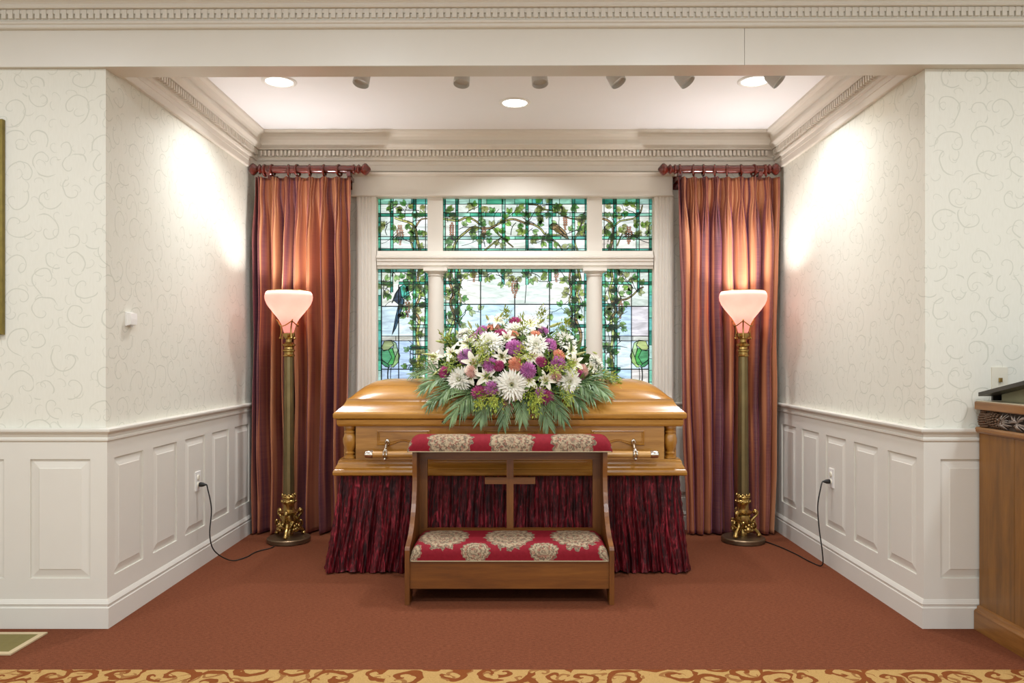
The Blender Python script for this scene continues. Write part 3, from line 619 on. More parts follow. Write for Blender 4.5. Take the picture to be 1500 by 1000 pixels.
# ------------------------------------------------------------------ ceiling lights in the alcove, added fill lights in the main room
EMIT = emit('downlight_lens', (1, 0.97, 0.92, 1), 7)
def downlight(x, y, z, label, power, grp, col=(0.95, 0.97, 1.0), spread=2.3):
    t = thing('recessed_downlight', (x, y, z), label, 'ceiling light', grp)
    prof = [(0.078, 0.0), (0.084, -0.008), (0.096, -0.010), (0.104, -0.006), (0.106, -0.0005)]
    MB().lathe(prof, (x, y, z), 36, caps=False).build('trim_ring', WPLASTIC, t, smooth='all')
    MB().lathe([(0.001, -0.006), (0.05, -0.0055), (0.082, -0.004)], (x, y, z), 36, caps=False).build('lens', EMIT, t)
    lamp('downlight_lamp', 'AREA', (x, y, z - 0.02), power, col, 0.15, parent=t, spread=spread)
    return t
ZL = ZC - 0.0005
for px, py, lb in ((754, 150, 'round recessed downlight in the middle of the alcove ceiling, above the window'), (409, 119, 'round recessed downlight at the left, cut off by the header beam'), (1106, 118, 'round recessed downlight at the right, cut off by the header beam')):
    Y = F * (ZL - H) / (CY - py); downlight(PX(px, Y), Y, ZL, lb, DOWN_W, 'recessed alcove downlights')
spots = [(531, 0.15, 'leftmost'), (677, 0.08, 'second from left'), (790, -0.1, 'third from left'), (900, -0.5, 'fourth from left'), (1000, -0.6, 'second from right'), (1132, -0.75, 'rightmost')]
for px, tilt, lb in spots:
    Y = 4.4; x = PX(px, Y); t = thing('spotlight_head', (x, Y, ZC), lb + ' grey ceiling spotlight peeking out under the header beam', 'spotlight', 'small alcove spotlights')
    MB().lathe([(0.055, -0.0005), (0.055, -0.012), (0.045, -0.02)], (x, Y, ZC), 20).build('canopy', WPLASTIC, t, smooth=True)
    MB().tube([(x, Y, ZC - 0.015), (x, Y, ZC - 0.06)], 0.008, 8).build('stem', WPLASTIC, t)
    R = Matrix.Rotation(tilt, 3, 'Y') @ Matrix.Rotation(-0.25, 3, 'X')
    fn = lambda a, b, c: tuple(R @ Vector((a, b, c)))
    MB().lathe([(0.001, 0.045), (0.03, 0.04), (0.043, 0.02), (0.047, -0.05), (0.044, -0.052), (0.04, -0.03), (0.001, -0.028)], (x, Y, ZC - 0.098), 24, fn, caps=False).build('head', GREYP, t, smooth=True)
    d = R @ Vector((0, 0, -1)); tgt = Vector((x, Y, ZC - 0.11)) + d * 0.035
    sl = lamp('spot_lamp', 'SPOT', tgt, SPOT_W, (1, 0.9, 0.78), 0.03, parent=t, spread=1.3)
    sl.rotation_euler = d.to_track_quat('-Z', 'Y').to_euler()
for x in (-2.7, -0.9, 0.9, 2.7):  # out-of-view fill lamps, added to brighten the room and the alcove front
    for y in (2.2, 0.2):
        lb = 'added unseen fill downlight in the main room ceiling, %s row, %s' % ('front' if y > 1 else 'rear', {-2.7: 'far left', -0.9: 'centre left', 0.9: 'centre right', 2.7: 'far right'}[x])
        downlight(x, y, ZM - 0.0005, lb, ROOM_FILL_W / 2, 'added main room fill lights', (0.88, 0.94, 1.0), PI)

# ------------------------------------------------------------------ curtains on rods
def curtain_set(sd, x0, x1, cx0, cx1, bx0, bx1, rings, pleats, where):
    YR_ = 5.72; zr = PZ(248, YR_); xa, xb = PX(x0, YR_), PX(x1, YR_)
    t = thing('curtain_rod', ((xa + xb) / 2, YR_, zr), 'mahogany curtain rod with carved finials ' + where, 'curtain rod', 'mahogany curtain rods')
    MB().tube([(xa + 0.13, YR_, zr), (xb - 0.13, YR_, zr)], 0.029, 20).build('pole', ROD, t, smooth=True)
    fp_ = [(0.029, 0), (0.036, 0.005), (0.036, 0.014), (0.026, 0.02), (0.024, 0.03), (0.036, 0.04), (0.038, 0.046), (0.026, 0.056), (0.022, 0.062), (0.036, 0.075), (0.045, 0.09), (0.043, 0.102), (0.03, 0.114), (0.022, 0.12), (0.014, 0.128), (0.003, 0.133)]
    for s, xe in ((-1, xa), (1, xb)):
        MB().lathe(fp_, (xe - s * 0.134, YR_, zr), 20, lambda a, b, c: (s * c, a, b)).build('finial', ROD, t, smooth=True)
    for q in (xa + 0.16, xb - 0.16):
        MB().box(q - 0.014, q + 0.014, YR_ - 0.006, YB - 0.012, zr - 0.075, zr - 0.045).box(q - 0.02, q + 0.02, YB - 0.014, YB - 0.001, zr - 0.12, zr - 0.02).prism([(-0.036, 0), (0.036, 0), (0.03, -0.03), (-0.03, -0.03)], q - 0.014, q + 0.014, lambda a, b, c: (c, YR_ + a, zr - 0.022 + b)).build('bracket', ROD, t)
    for i, r in enumerate(rings):
        xr = PX(r, YR_); R = Matrix.Rotation(random.uniform(-0.35, 0.35), 3, 'Z'); m = MB()
        m.tube([Vector((xr, YR_, zr - 0.008)) + R @ Vector((0, 0.039 * math.cos(a), 0.039 * math.sin(a))) for a in [2 * PI * k / 20 for k in range(21)]], 0.008, 8)
        rg = m.build('curtain_ring', ROD, None, smooth=True, origin=(xr, YR_, zr))
        tag(rg, 'wooden curtain ring number %s counted from the left on the %s rod' % (['one', 'two', 'three', 'four', 'five', 'six', 'seven', 'eight'][i], sd), 'curtain ring', 'curtain rings on the %s rod' % sd)
    # pinch pleated cloth
    zt, zb = PZ(260, YR_), 0.012; L0, L1, B0, B1 = PX(cx0, YR_), PX(cx1, YR_), PX(bx0, YR_), PX(bx1, YR_)
    us = [(PX(q, YR_) - L0) / (L1 - L0) for q in pleats]; n = len(us); rnd = random.Random(3 if sd == 'left' else 5)
    knots = [0.0] + us + [1.0]; wob = [rnd.uniform(0, 6.28) for _ in range(8)]
    def phase(u):
        for i in range(len(knots) - 1):
            if u <= knots[i + 1] or i == len(knots) - 2: return i - 0.0 + (u - knots[i]) / (knots[i + 1] - knots[i])
    def cloth(u, v):
        ph = phase(u); z = zt + (zb - zt) * v
        open_ = min(1, max(0, (v - 0.035) / 0.16)); open_ = open_ * open_ * (3 - 2 * open_)
        d = abs(ph - round(ph)); nearp = math.exp(-(d / 0.2) ** 2) if 0.5 < ph < n + 0.5 else 0
        head = math.exp(-((v - 0.045) / 0.02) ** 2)
        # folds: a pinch at each hook swells forward below
        sh_ = 2 * abs(math.cos(PI * ph)) ** 1.5 - 1
        fold = sh_ * (0.02 + 0.048 * open_ * (1 + 0.35 * math.sin(ph * 2.1 + wob[0])))
        fold += 0.012 * open_ * math.sin(2 * PI * ph * 2 + wob[1] + v * 2.0) + 0.010 * open_ * math.sin(ph * 3.3 + v * 4 + wob[2])
        trip = nearp * (0.026 * (1 - 0.8 * open_) * math.cos(2 * PI * (ph - round(ph)) / 0.17) * (1 if v < 0.09 else max(0, 1 - (v - 0.09) / 0.14)))
        x = L0 + (L1 - L0) * u + ((B0 - L0) * (1 - u) + (B1 - L1) * u) * v ** 1.5
        near = round(ph)
        if 0 < near <= n: x += (us[near - 1] - u) * (L1 - L0) * 0.8 * math.exp(-((v - 0.05) / 0.04) ** 2) * math.exp(-(d / 0.34) ** 2)
        x += 0.016 * open_ * math.sin(2 * PI * ph + wob[3]) + 0.006 * math.sin(v * 9 + wob[4] + ph)
        y = YR_ + 0.0 - fold * 0.95 - trip - 0.006 * math.sin(v * 23 + ph * 2.2)
        return (x, y, z)
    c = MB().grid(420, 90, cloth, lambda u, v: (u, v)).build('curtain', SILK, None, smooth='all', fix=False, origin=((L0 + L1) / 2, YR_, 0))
    tag(c, 'pleated copper and purple silk curtain hanging ' + where, 'curtain', 'silk curtains')
    md = c.modifiers.new('thickness', 'SOLIDIFY'); md.thickness = 0.003
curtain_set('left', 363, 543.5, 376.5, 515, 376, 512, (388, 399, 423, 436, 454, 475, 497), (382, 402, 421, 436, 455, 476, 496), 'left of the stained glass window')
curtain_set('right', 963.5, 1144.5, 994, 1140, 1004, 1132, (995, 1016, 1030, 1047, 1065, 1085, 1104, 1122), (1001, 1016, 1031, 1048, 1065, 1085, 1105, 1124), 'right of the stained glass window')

# ------------------------------------------------------------------ torchiere lamps
SHADE = shade_glass('pink_opal_glass'); BULB = emit('bulb', (1, 0.85, 0.68, 1), 6)
def torchiere(x, y, lab, rz):
    t = thing('floor_lamp', (x, y, 0), lab, 'floor lamp', 'brass torchiere lamps')
    c = (x, y, 0)
    MB().lathe([(0.140, 0.0005), (0.149, 0.006), (0.149, 0.030), (0.143, 0.036), (0.06, 0.041), (0.001, 0.042)], c, 48, caps=False).build('base_disc', BDISC, t, smooth=True)
    st = MB().lathe([(0.03, 0.042), (0.034, 0.075), (0.026, 0.09), (0.045, 0.12), (0.052, 0.15), (0.048, 0.19), (0.062, 0.205), (0.066, 0.212), (0.05, 0.22), (0.04, 0.228), (0.038, 0.26), (0.045, 0.272), (0.052, 0.282), (0.05, 0.29), (0.042, 0.298), (0.042, 0.306), (0.05, 0.314), (0.047, 0.324), (0.04, 0.33)], c, 28).build('stem_urn', BRASS, t, smooth=True)
    for k in range(10):
        a = 2 * PI * k / 10; MB().ball((x + 0.044 * math.cos(a), y + 0.044 * math.sin(a), 0.330), 0.0085, 8, (1, 1, 1.2)).build('bead', BRASS, st, smooth=True); MB().ball((x + 0.049 * math.cos(a), y + 0.049 * math.sin(a), 0.286), 0.009, 8).build('bead', BRASS, st, smooth=True)
    for k in range(3):              # winged scroll feet
        a = rz + 2 * PI * k / 3; ca, sa = math.cos(a), math.sin(a)
        def at(r, z, s=0.0): return Vector((x + r * ca - s * sa, y + r * sa + s * ca, z))
        f = MB()
        f.tube(curve([at(0.1, 0.047), at(0.104, 0.062), at(0.088, 0.085), at(0.062, 0.11), at(0.056, 0.145), at(0.072, 0.172), at(0.09, 0.190), at(0.094, 0.212), at(0.08, 0.222), at(0.072, 0.208), at(0.08, 0.2)], 5), [0.013] * 6 + [0.012] * 20 + [0.010] * 20 + [0.008] * 5, 8)
        f.ball(at(0.106, 0.054), 0.016, 10, (1.1, 1.1, 0.8)); f.ball(at(0.083, 0.212), 0.016, 10)
        ft = f.build('scroll_foot', BRASS, t, smooth=True)
        for s in (-1, 1):
            MB().tube(curve([at(0.07, 0.10, s * 0.006), at(0.085, 0.12, s * 0.03), at(0.074, 0.15, s * 0.044), at(0.064, 0.145, s * 0.028), at(0.07, 0.13, s * 0.03)], 5), 0.0075, 6).build('scroll_wing', BRASS, ft, smooth=True)
        b = a + PI / 3; m = MB(); cb_, sb_ = math.cos(b), math.sin(b)
        m.ball((x + 0.062 * cb_, y + 0.062 * sb_, 0.095), 0.026, 12, (1, 1, 0.9))
        for q in range(5):
            g = -0.2 + q * PI / 4 * 1.1; m.ball((x + 0.07 * cb_ - 0.028 * math.cos(g) * sb_, y + 0.07 * sb_ + 0.028 * math.cos(g) * cb_, 0.098 + 0.028 * math.sin(g)), 0.012, 8)
        m.build('shell_ornament', BRASS, t, smooth=True)
    MB().lathe([(0.040, 0.33), (0.039, 0.5), (0.036, 1.0), (0.034, 1.30)], c, 72, flute=lambda a: 1 - 0.05 * abs(math.sin(6 * a))).build('pole', DBRASS, t, smooth=True)
    MB().lathe([(0.034, 1.298), (0.040, 1.302), (0.042, 1.31), (0.034, 1.318), (0.034, 1.33), (0.043, 1.338), (0.043, 1.346), (0.033, 1.352), (0.03, 1.366), (0.046, 1.376), (0.048, 1.384), (0.034, 1.392), (0.022, 1.402), (0.022, 1.42), (0.034, 1.432), (0.042, 1.444), (0.043, 1.462), (0.036, 1.466)], c, 28).build('socket_collar', BRASS, t, smooth=True)
    zs = [1.466, 1.475, 1.5, 1.53, 1.565, 1.6, 1.635, 1.665, 1.695, 1.72, 1.74, 1.752, 1.757]
    rs = [0.030, 0.036, 0.042, 0.052, 0.072, 0.1, 0.128, 0.149, 0.161, 0.164, 0.160, 0.152, 0.147]
    sh = MB().lathe(list(zip(rs, zs)), c, 48, caps=False).build('shade', SHADE, t, smooth='all'); sh['label'] = 'glowing pink opal glass bowl'
    MB().tube([(x + 0.1475 * math.cos(a), y + 0.1475 * math.sin(a), 1.757) for a in [2 * PI * k / 48 for k in range(49)]], 0.0035, 6, False).build('rim', BRASS, sh, smooth=True)
    for k in range(3):
        a = rz + 0.5 + 2 * PI * k / 3; ca, sa = math.cos(a), math.sin(a)
        P_ = lambda r, z: (x + r * ca, y + r * sa, z)
        MB().tube(curve([P_(0.034, 1.425), P_(0.056, 1.435), P_(0.052, 1.47), P_(0.056, 1.51), P_(0.078, 1.55), P_(0.088, 1.556)], 5), 0.005, 6).ball(P_(0.06, 1.43), 0.009, 8).build('prong', BRASS, t, smooth=True)
        a2 = a + 2 * PI / 3; m = MB()
        m.tube([(x + (0.072 - 0.008 * math.sin(PI * q / 10)) * math.cos(a + (a2 - a) * q / 10), y + (0.072 - 0.008 * math.sin(PI * q / 10)) * math.sin(a + (a2 - a) * q / 10), 1.548 - 0.036 * math.sin(PI * q / 10)) for q in range(11)], 0.004, 6).build('swag', BRASS, t, smooth=True)
    MB().ball((x, y, 1.64), 0.028, 12, (1, 1, 1.3)).build('bulb', BULB, t, smooth=True)
    lamp('bulb_lamp', 'POINT', (x, y, 1.705), BULB_W, (1, 0.8, 0.66), 0.05, parent=t)
    lamp('bowl_uplight', 'AREA', (x, y, 1.69), UP_W, (0.98, 0.96, 0.95), 0.2, rot=(PI, 0, 0), parent=t, spread=2.3)
torchiere(-1.593, 5.47, 'brass torchiere floor lamp with pink glass bowl before the left curtain', 0.6)
torchiere(1.60, 5.47, 'brass torchiere floor lamp with pink glass bowl before the right curtain', -0.25)

# ------------------------------------------------------------------ casket
cx, cy = -0.033, 5.04
cas = thing('casket', (cx, cy, 0.582), 'closed honey oak casket with turned corner posts and long rail handle', 'casket')
def rect_loft(m, prof, hx, hy, cap0=True, cap1=True):
    vs = []
    for o, z in prof: vs += [(cx - hx - o, cy - hy - o, z), (cx + hx + o, cy - hy - o, z), (cx + hx + o, cy + hy + o, z), (cx - hx - o, cy + hy + o, z)]
    n = len(prof); fs = [(4 * i + k, 4 * i + (k + 1) % 4, 4 * i + 4 + (k + 1) % 4, 4 * i + 4 + k) for i in range(n - 1) for k in range(4)]
    if cap0: fs.append((3, 2, 1, 0))
    if cap1: fs.append(tuple(4 * n - 4 + k for k in range(4)))
    return m.add(vs, fs)
hx, hy = 1.024, 0.317
rect_loft(MB(), [(0.036, 0.582), (0.042, 0.588), (0.043, 0.603), (0.038, 0.616), (0.03, 0.622), (0.031, 0.628), (0.026, 0.637), (0.019, 0.65), (0.016, 0.66), (0.016, 0.668), (0.009, 0.672), (0.009, 0.679)], hx, hy).build('base_moulding', CWOOD, cas)
nt = 0.088; nd = 0.075
plan = [(-hx + nt, -hy), (hx - nt, -hy), (hx - nt, -hy + nd), (hx, -hy + nd), (hx, hy - nd), (hx - nt, hy - nd), (hx - nt, hy), (-hx + nt, hy), (-hx + nt, hy - nd), (-hx, hy - nd), (-hx, -hy + nd), (-hx + nt, -hy + nd)]
body = MB().prism(plan, 0.675, 0.882, lambda a, b, c: (cx + a, cy + b, c)).build('body', CWOOD, cas)
rect_loft(MB(), [(0.014, 0.878), (0.017, 0.882), (0.022, 0.89), (0.024, 0.918), (0.02, 0.921)], hx, hy).build('top_rail', CWOOD, cas)
lid = rect_loft(MB(), [(0.03, 0.9235), (0.037, 0.9265), (0.041, 0.935), (0.041, 0.954), (0.036, 0.962), (0.022, 0.973), (0.004, 0.988), (-0.012, 1.006), (-0.022, 1.022), (-0.027, 1.034), (-0.027, 1.041), (-0.034, 1.042)], hx, hy).build('lid', CWOOD, cas, smooth=30)
lx, ly = hx - 0.031, hy - 0.031
def dome(u, v):
    a, b = u * 2 - 1, v * 2 - 1
    x = lx * a; y = ly * b; de = (lx - abs(x)) / 0.26; dd = abs(b)
    e = 1 - (1 - min(1, de)) ** 2.4; g = 1 - dd ** 2.3
    return (cx + x, cy + y, 1.0425 + 0.115 * (max(0, e) ** 0.75) * (g ** 0.8))
MB().grid(80, 36, lambda u, v: dome(0.5 - 0.5 * math.cos(PI * u), v)).build('lid_crown', CWOOD, lid, smooth='all', fix=False)
MB().add([(cx - lx, cy - ly, 1.0395), (cx + lx, cy - ly, 1.0395), (cx + lx, cy + ly, 1.0395), (cx - lx, cy + ly, 1.0395), (cx - lx, cy - ly, 1.0425), (cx + lx, cy - ly, 1.0425), (cx + lx, cy + ly, 1.0425), (cx - lx, cy + ly, 1.0425)], [(0, 1, 5, 4), (1, 2, 6, 5), (2, 3, 7, 6), (3, 0, 4, 7)]).build('crown_edge', CWOOD, lid)
for sxx in (-1, 1):                 # turned posts in the corner niches
    for sy in (-1, 1):
        px_, py_ = cx + sxx * (hx - 0.044), cy + sy * (hy - 0.036)
        pr = [(0.036, 0.68), (0.036, 0.692), (0.024, 0.698), (0.026, 0.706), (0.032, 0.712), (0.022, 0.722), (0.024, 0.73), (0.034, 0.75), (0.041, 0.778), (0.041, 0.8), (0.034, 0.822), (0.027, 0.832), (0.033, 0.838), (0.033, 0.845), (0.024, 0.85), (0.03, 0.86), (0.036, 0.864), (0.036, 0.878)]
        MB().lathe(pr, (px_, py_, 0), 20).build('corner_post', CWOODZ, cas, smooth=True)
def cpan(a, b):                     # raised panel with a scalloped lower edge
    yf = cy - hy; x0_, x1_ = PX(a, 4.72), PX(b, 4.72); zt_, zb_ = 0.853, 0.762; wd = x1_ - x0_
    low = []
    for i in range(21):
        f = i / 20; k = math.exp(-((f - 0.5) / 0.16) ** 2); low.append((x0_ + wd * f, zb_ + 0.026 * k - 0.004 * math.exp(-((abs(f - 0.5) - 0.27) / 0.05) ** 2)))
    out = [(x1_, zt_), (x0_, zt_)] + low; cxp, czp = (x0_ + x1_) / 2, (zt_ + zb_) / 2 + 0.006
    def ins(d): return [(cxp + (q[0] - cxp) * (1 - d / (wd / 2)), czp + (q[1] - czp) * (1 - d / 0.045)) for q in out]
    n = len(out); vs = []
    for d, yy in ((0, 0.0), (0.001, 0.008), (0.007, 0.010), (0.010, 0.0025), (0.013, 0.0025), (0.02, 0.006)): vs += [(q[0], yf - yy, q[1]) for q in ins(d)]
    fs = [(k * n + i, k * n + (i + 1) % n, (k + 1) * n + (i + 1) % n, (k + 1) * n + i) for k in range(5) for i in range(n)] + [tuple(range(5 * n, 6 * n))]
    MB().add(vs, fs).build('raised_panel', CWOOD, body)
for a, b in ((552, 630), (709, 786), (866, 944)): cpan(a, b)
zb_, yb_ = 0.716, 4.645; xh0, xh1 = PX(534, yb_), PX(965, yb_)
bar = MB().tube([(xh0 + 0.04, yb_, zb_), (xh1 - 0.04, yb_, zb_)], 0.0205, 16).build('handle_rail', wood('handle_oak', '96682C', 'BE8C48', 'D6AA68', 'X', 0.28, 0.8, 0.45), cas, smooth=True)
for s, xe in ((1, xh0), (-1, xh1)):
    MB().lathe([(0.001, 0), (0.016, 0.001), (0.022, 0.006), (0.0245, 0.03), (0.0245, 0.044), (0.0225, 0.05)], (xe, yb_, zb_), 20, lambda a, b, c: (s * c, a, b), caps=False).build('rail_cap', SILVER, bar, smooth=True)
for px in (566, 747, 929):
    xa = PX(px, 4.68)
    m = MB().ball((xa, 4.712, 0.778), 0.017, 12, (0.9, 0.5, 1.5)); m.tube(curve([(xa, 4.712, 0.785), (xa, 4.685, 0.772), (xa, 4.662, 0.75), (xa, 4.645, 0.738)], 4), [0.010] * 4 + [0.009] * 5 + [0.008] * 4, 8)
    for dx in (-0.009, 0.009): m.tube([(xa + dx, yb_ + 0.0225 * math.cos(a), zb_ + 0.0225 * math.sin(a)) for a in [2 * PI * k / 16 for k in range(17)]], 0.006, 6)
    m.ball((xa, 4.64, 0.738), 0.013, 10).ball((xa, 4.625, 0.69), 0.010, 10)
    m.build('handle_arm', SILVER, cas, smooth=True)
m = MB().ball((PX(650.5, 4.71), 4.7, 0.905), 0.011, 10, (1.3, 0.4, 0.9)); kn = m.build('wood_knot', plain('knot', '4A2C12', 0.5), cas, smooth=True)
# church truck hidden under the skirt carries the casket
bt = thing('casket_stand', (cx, cy, 0), 'dark folding stand hidden behind the velvet skirt beneath the casket', 'stand')
for q in (-0.25, 0.2): MB().box(cx - 0.9, cx + 0.9, cy + q, cy + q + 0.05, 0.54, 0.581).build('rail', BLACK, bt)
for q in (-0.8, 0.8):
    for r in (-0.225, 0.225): MB().tube([(cx + q, cy + r, 0.001), (cx + q, cy + r, 0.55)], 0.015, 8).build('leg', BLACK, bt)
# velvet skirt
rs_ = random.Random(11); ph_ = [rs_.uniform(0, 6.28) for _ in range(12)]
def skirt(u, v):
    per = [(-1, -1), (1, -1), (1, 1), (-1, 1)]; a, b = 1.036, 0.29
    Lx, Ly = 2 * a, 2 * b; T = 2 * (Lx + Ly); s = u * T
    if s < Lx: e = (-a + s, -b); nrm = (0, -1); tn = (1, 0)
    elif s < Lx + Ly: e = (a, -b + s - Lx); nrm = (1, 0); tn = (0, 1)
    elif s < 2 * Lx + Ly: e = (a - (s - Lx - Ly), b); nrm = (0, 1); tn = (-1, 0)
    else: e = (-a, b - (s - 2 * Lx - Ly)); nrm = (-1, 0); tn = (0, -1)
    amp = (0.006 + 0.016 * v); w1 = math.sin(s * 105 + 1.8 * math.sin(s * 9 + ph_[0]) + 0.6 * math.sin(v * 5 + s * 3)) ; w2 = math.sin(s * 212 + ph_[1] + 1.2 * math.sin(v * 7 + s * 21)); w3 = math.sin(s * 41 + ph_[2] + v * 1.5)
    off = amp * (0.62 * w1 + 0.3 * w2 + 0.5 * w3) + 0.004 * math.sin(v * 60 + s * 40) * math.sin(s * 70)
    fx, fy = 1 + 0.058 * v ** 1.2, 1 + 0.31 * v ** 1.2
    kx = -0.014 * v
    hem = 0.006 * (1 + math.sin(s * 33 + ph_[3])) * (1 - 0) if v > 0.97 else 0
    return (cx + kx + e[0] * fx + nrm[0] * off + tn[0] * 0.006 * w3 * v, cy + e[1] * fy + nrm[1] * off + tn[1] * 0.006 * w3 * v, 0.5805 + (0.004 - 0.5805) * v + hem)
sk = MB().grid(1500, 26, skirt, closed=True).build('casket_skirt', VELVET, None, smooth='all', fix=False, origin=(cx, cy, 0))
tag(sk, 'dark crimson crushed velvet skirt gathered around the bottom of the casket', 'skirt')

# ------------------------------------------------------------------ kneeler
kx = -0.031
kn = thing('kneeler', (kx, 4.3, 0), 'oak prayer kneeler with cross and red damask padding in front of casket', 'kneeler')
sp_ = [(4.07, 0.0005), (4.07, 0.285), (4.075, 0.297), (4.088, 0.303)] + [(q.x, q.y) for q in curve([Vector((4.1, 0.305, 0)), Vector((4.19, 0.335, 0)), Vector((4.28, 0.40, 0)), Vector((4.345, 0.50, 0)), Vector((4.375, 0.60, 0)), Vector((4.37, 0.70, 0)), Vector((4.37, 0.766, 0))], 5)] + [(4.545, 0.766), (4.545, 0.0005), (4.44, 0.0005), (4.42, 0.04), (4.2, 0.04), (4.18, 0.0005)]
for s in (-1, 1):
    a, b = kx + s * 0.548, kx + s * 0.523
    MB().prism(sp_, min(a, b), max(a, b), lambda y, z, t: (t, y, z)).build('side_board', KWOODZ, kn)
MB().box(kx - 0.523, kx + 0.523, 4.083, 4.103, 0.082, 0.226).build('front_panel', KWOOD, kn)
MB().box(kx - 0.523, kx + 0.523, 4.103, 4.47, 0.206, 0.226).build('seat_board', KWOOD, kn)
MB().box(kx - 0.523, kx + 0.523, 4.5, 4.53, 0.27, 0.306).build('bottom_rail', KWOOD, kn)
MB().box(kx - 0.523, kx + 0.523, 4.5, 4.53, 0.706, 0.766).build('top_rail', KWOOD, kn)
for s in (-1, 1): MB().box(kx + s * 0.523, kx + s * 0.478, 4.5, 4.53, 0.306, 0.706).build('stile', KWOODZ, kn)
cr_ = MB().box(kx - 0.02, kx + 0.02, 4.505, 4.528, 0.306, 0.706).build('cross_upright', KWOODZ, kn)
for s in (-1, 1): MB().box(kx + s * 0.146, kx + s * 0.02, 4.505, 4.528, 0.562, 0.600).build('cross_arm', KWOOD, kn)
def pad(nm, hw, y0, y1, z0, z1, mat, rad):
    """rounded cushion: outline round the section from lower front over the top to lower back"""
    r = min(rad, (z1 - z0) * 0.95); sec = [(y0, z0)]
    for k in range(9): a = PI + PI / 2 * -k / 8; sec.append((y0 + r + r * math.cos(a), z1 - r + r * math.sin(a)))
    for k in range(5): sec.append((y0 + r + (y1 - y0 - 2 * r) * (k + 1) / 6, z1 + 0.004 * math.sin(PI * (k + 1) / 6)))
    for k in range(9): a = PI / 2 - PI / 2 * k / 8; sec.append((y1 - r + r * math.cos(a), z1 - r + r * math.sin(a)))
    sec.append((y1, z0)); L = [0]
    for i in range(1, len(sec)): L.append(L[-1] + math.hypot(sec[i][0] - sec[i - 1][0], sec[i][1] - sec[i - 1][1]))
    ym = (y0 + y1) / 2; n = len(sec) - 1; re = min(0.06, hw)
    def fn(u, v):
        i = round(v * n); y, z = sec[i]; x = -hw + 2 * hw * u; e = (hw - abs(x)) / re
        k = math.sqrt(max(0, 1 - (1 - min(1, e)) ** 2)); sc = 0.0 + k
        zz = z0 + (z - z0) * (0.25 + 0.75 * k) if e < 1 else z
        yy = y
        return (kx + x, yy, zz)
    us = [0.5 - 0.5 * math.cos(PI * i / 80) for i in range(81)]
    m = MB(); m.grid(80, n, lambda u, v: fn(us[round(u * 80)], v), lambda u, v: (-hw + 2 * hw * us[round(u * 80)], L[round(v * n)]))
    b = len(m.v); m.v += [(kx - hw, y0, z0), (kx + hw, y0, z0), (kx + hw, y1, z0), (kx - hw, y1, z0)]; m.f.append((b, b + 3, b + 2, b + 1))
    rows = n + 1
    for col in (0, 80):
        m.f.append(tuple(j * 81 + col for j in range(rows)))
    return m.build(nm, mat, kn, smooth=50)
D1 = damask('red_damask_kneeling', 0.358, [(0.0, 0.25, 0.135, 0.19), (0.18, 0.055, 0.075, 0.062)])
D2 = damask('red_damask_rest', 0.343, [(0.01, 0.075, 0.125, 0.13)])
pad('kneeling_pad', 0.521, 4.076, 4.47, 0.2265, 0.312, D1, 0.055)
pad('arm_pad', 0.572, 4.34, 4.57, 0.7665, 0.852, D2, 0.07)
for z, hw, yy, nm in ((0.229, 0.515, 4.0745, 'kneeling_trim'), (0.769, 0.566, 4.3385, 'arm_trim')):
    MB().tube([(kx - hw, yy, z), (kx + hw, yy, z)], 0.0028, 6).build(nm, plain(nm, 'B8AA88', 0.7), kn)

# ------------------------------------------------------------------ casket spray
spr = thing('casket_spray', (0.0, 4.93, 1.15), 'large mound of white, pink and peach funeral flowers over palm leaves', 'flower arrangement')
EC, ER = Vector((0.0, 4.95, 1.12)), Vector((0.52, 0.34, 0.37))
def dome_hit(px, py):
    """where the line of sight through a flower meets the mound"""
    o = Vector((0, 0, H)); d = Vector(((px - CX) / F, 1, (CY - py) / F))
    q = o - EC; A = sum((d[i] / ER[i]) ** 2 for i in range(3)); B = 2 * sum(q[i] * d[i] / ER[i] ** 2 for i in range(3)); C = sum((q[i] / ER[i]) ** 2 for i in range(3)) - 1
    D = B * B - 4 * A * C; t = (-B - math.sqrt(D)) / (2 * A) if D > 0 else -B / (2 * A)
    pnt = o + d * t; n = Vector([(pnt[i] - EC[i]) / ER[i] ** 2 for i in range(3)]).normalized(); return pnt, n
def petal_mat(name, a, b, sub=7.0, rough=0.6):
    t = NT(name); n = t.noise(t.coord('Object'), sub, 3, 0.7); t.setp(Base_Color=t.mix(t.ramp(n, [(0.35, (0, 0, 0, 1)), (0.65, (1, 1, 1, 1))]), srgb(a), srgb(b)), Roughness=rough, Sheen_Weight=0.1); return t.m
MUMW = petal_mat('white_petal', 'F4F3E6', 'FDFCF4'); LILW = petal_mat('lily_petal', 'F1EFD8', 'FBF9EA'); LILC = petal_mat('lily_throat', 'B9C46A', 'D7DB9A')
MUMC = petal_mat('mum_centre', 'D6DA98', 'E6E6B4'); PUR = petal_mat('purple_petal', 'C256B0', 'F4BEEA'); MAG = petal_mat('magenta_petal', 'B42A74', 'E882B8'); PEA = petal_mat('peach_petal', 'F2AA88', 'FDD0B8'); PNK = petal_mat('blush_petal', 'F3C9BE', 'F9DFD4')
RSM = petal_mat('lilac_petal', 'C070B8', 'EAC4E4')
GRN = petal_mat('palm_green', '3A5A2E', '7C9862', rough=.4); GRN2 = petal_mat('leaf_green', '38591F', '6E8C38'); LIME = petal_mat('filler_green', '7F9426', 'AEB640'); BUDG = petal_mat('bud_green', 'A3AE5C', 'CBCF8E'); STAM = petal_mat('stamen', '8A5A1C', 'B98032')
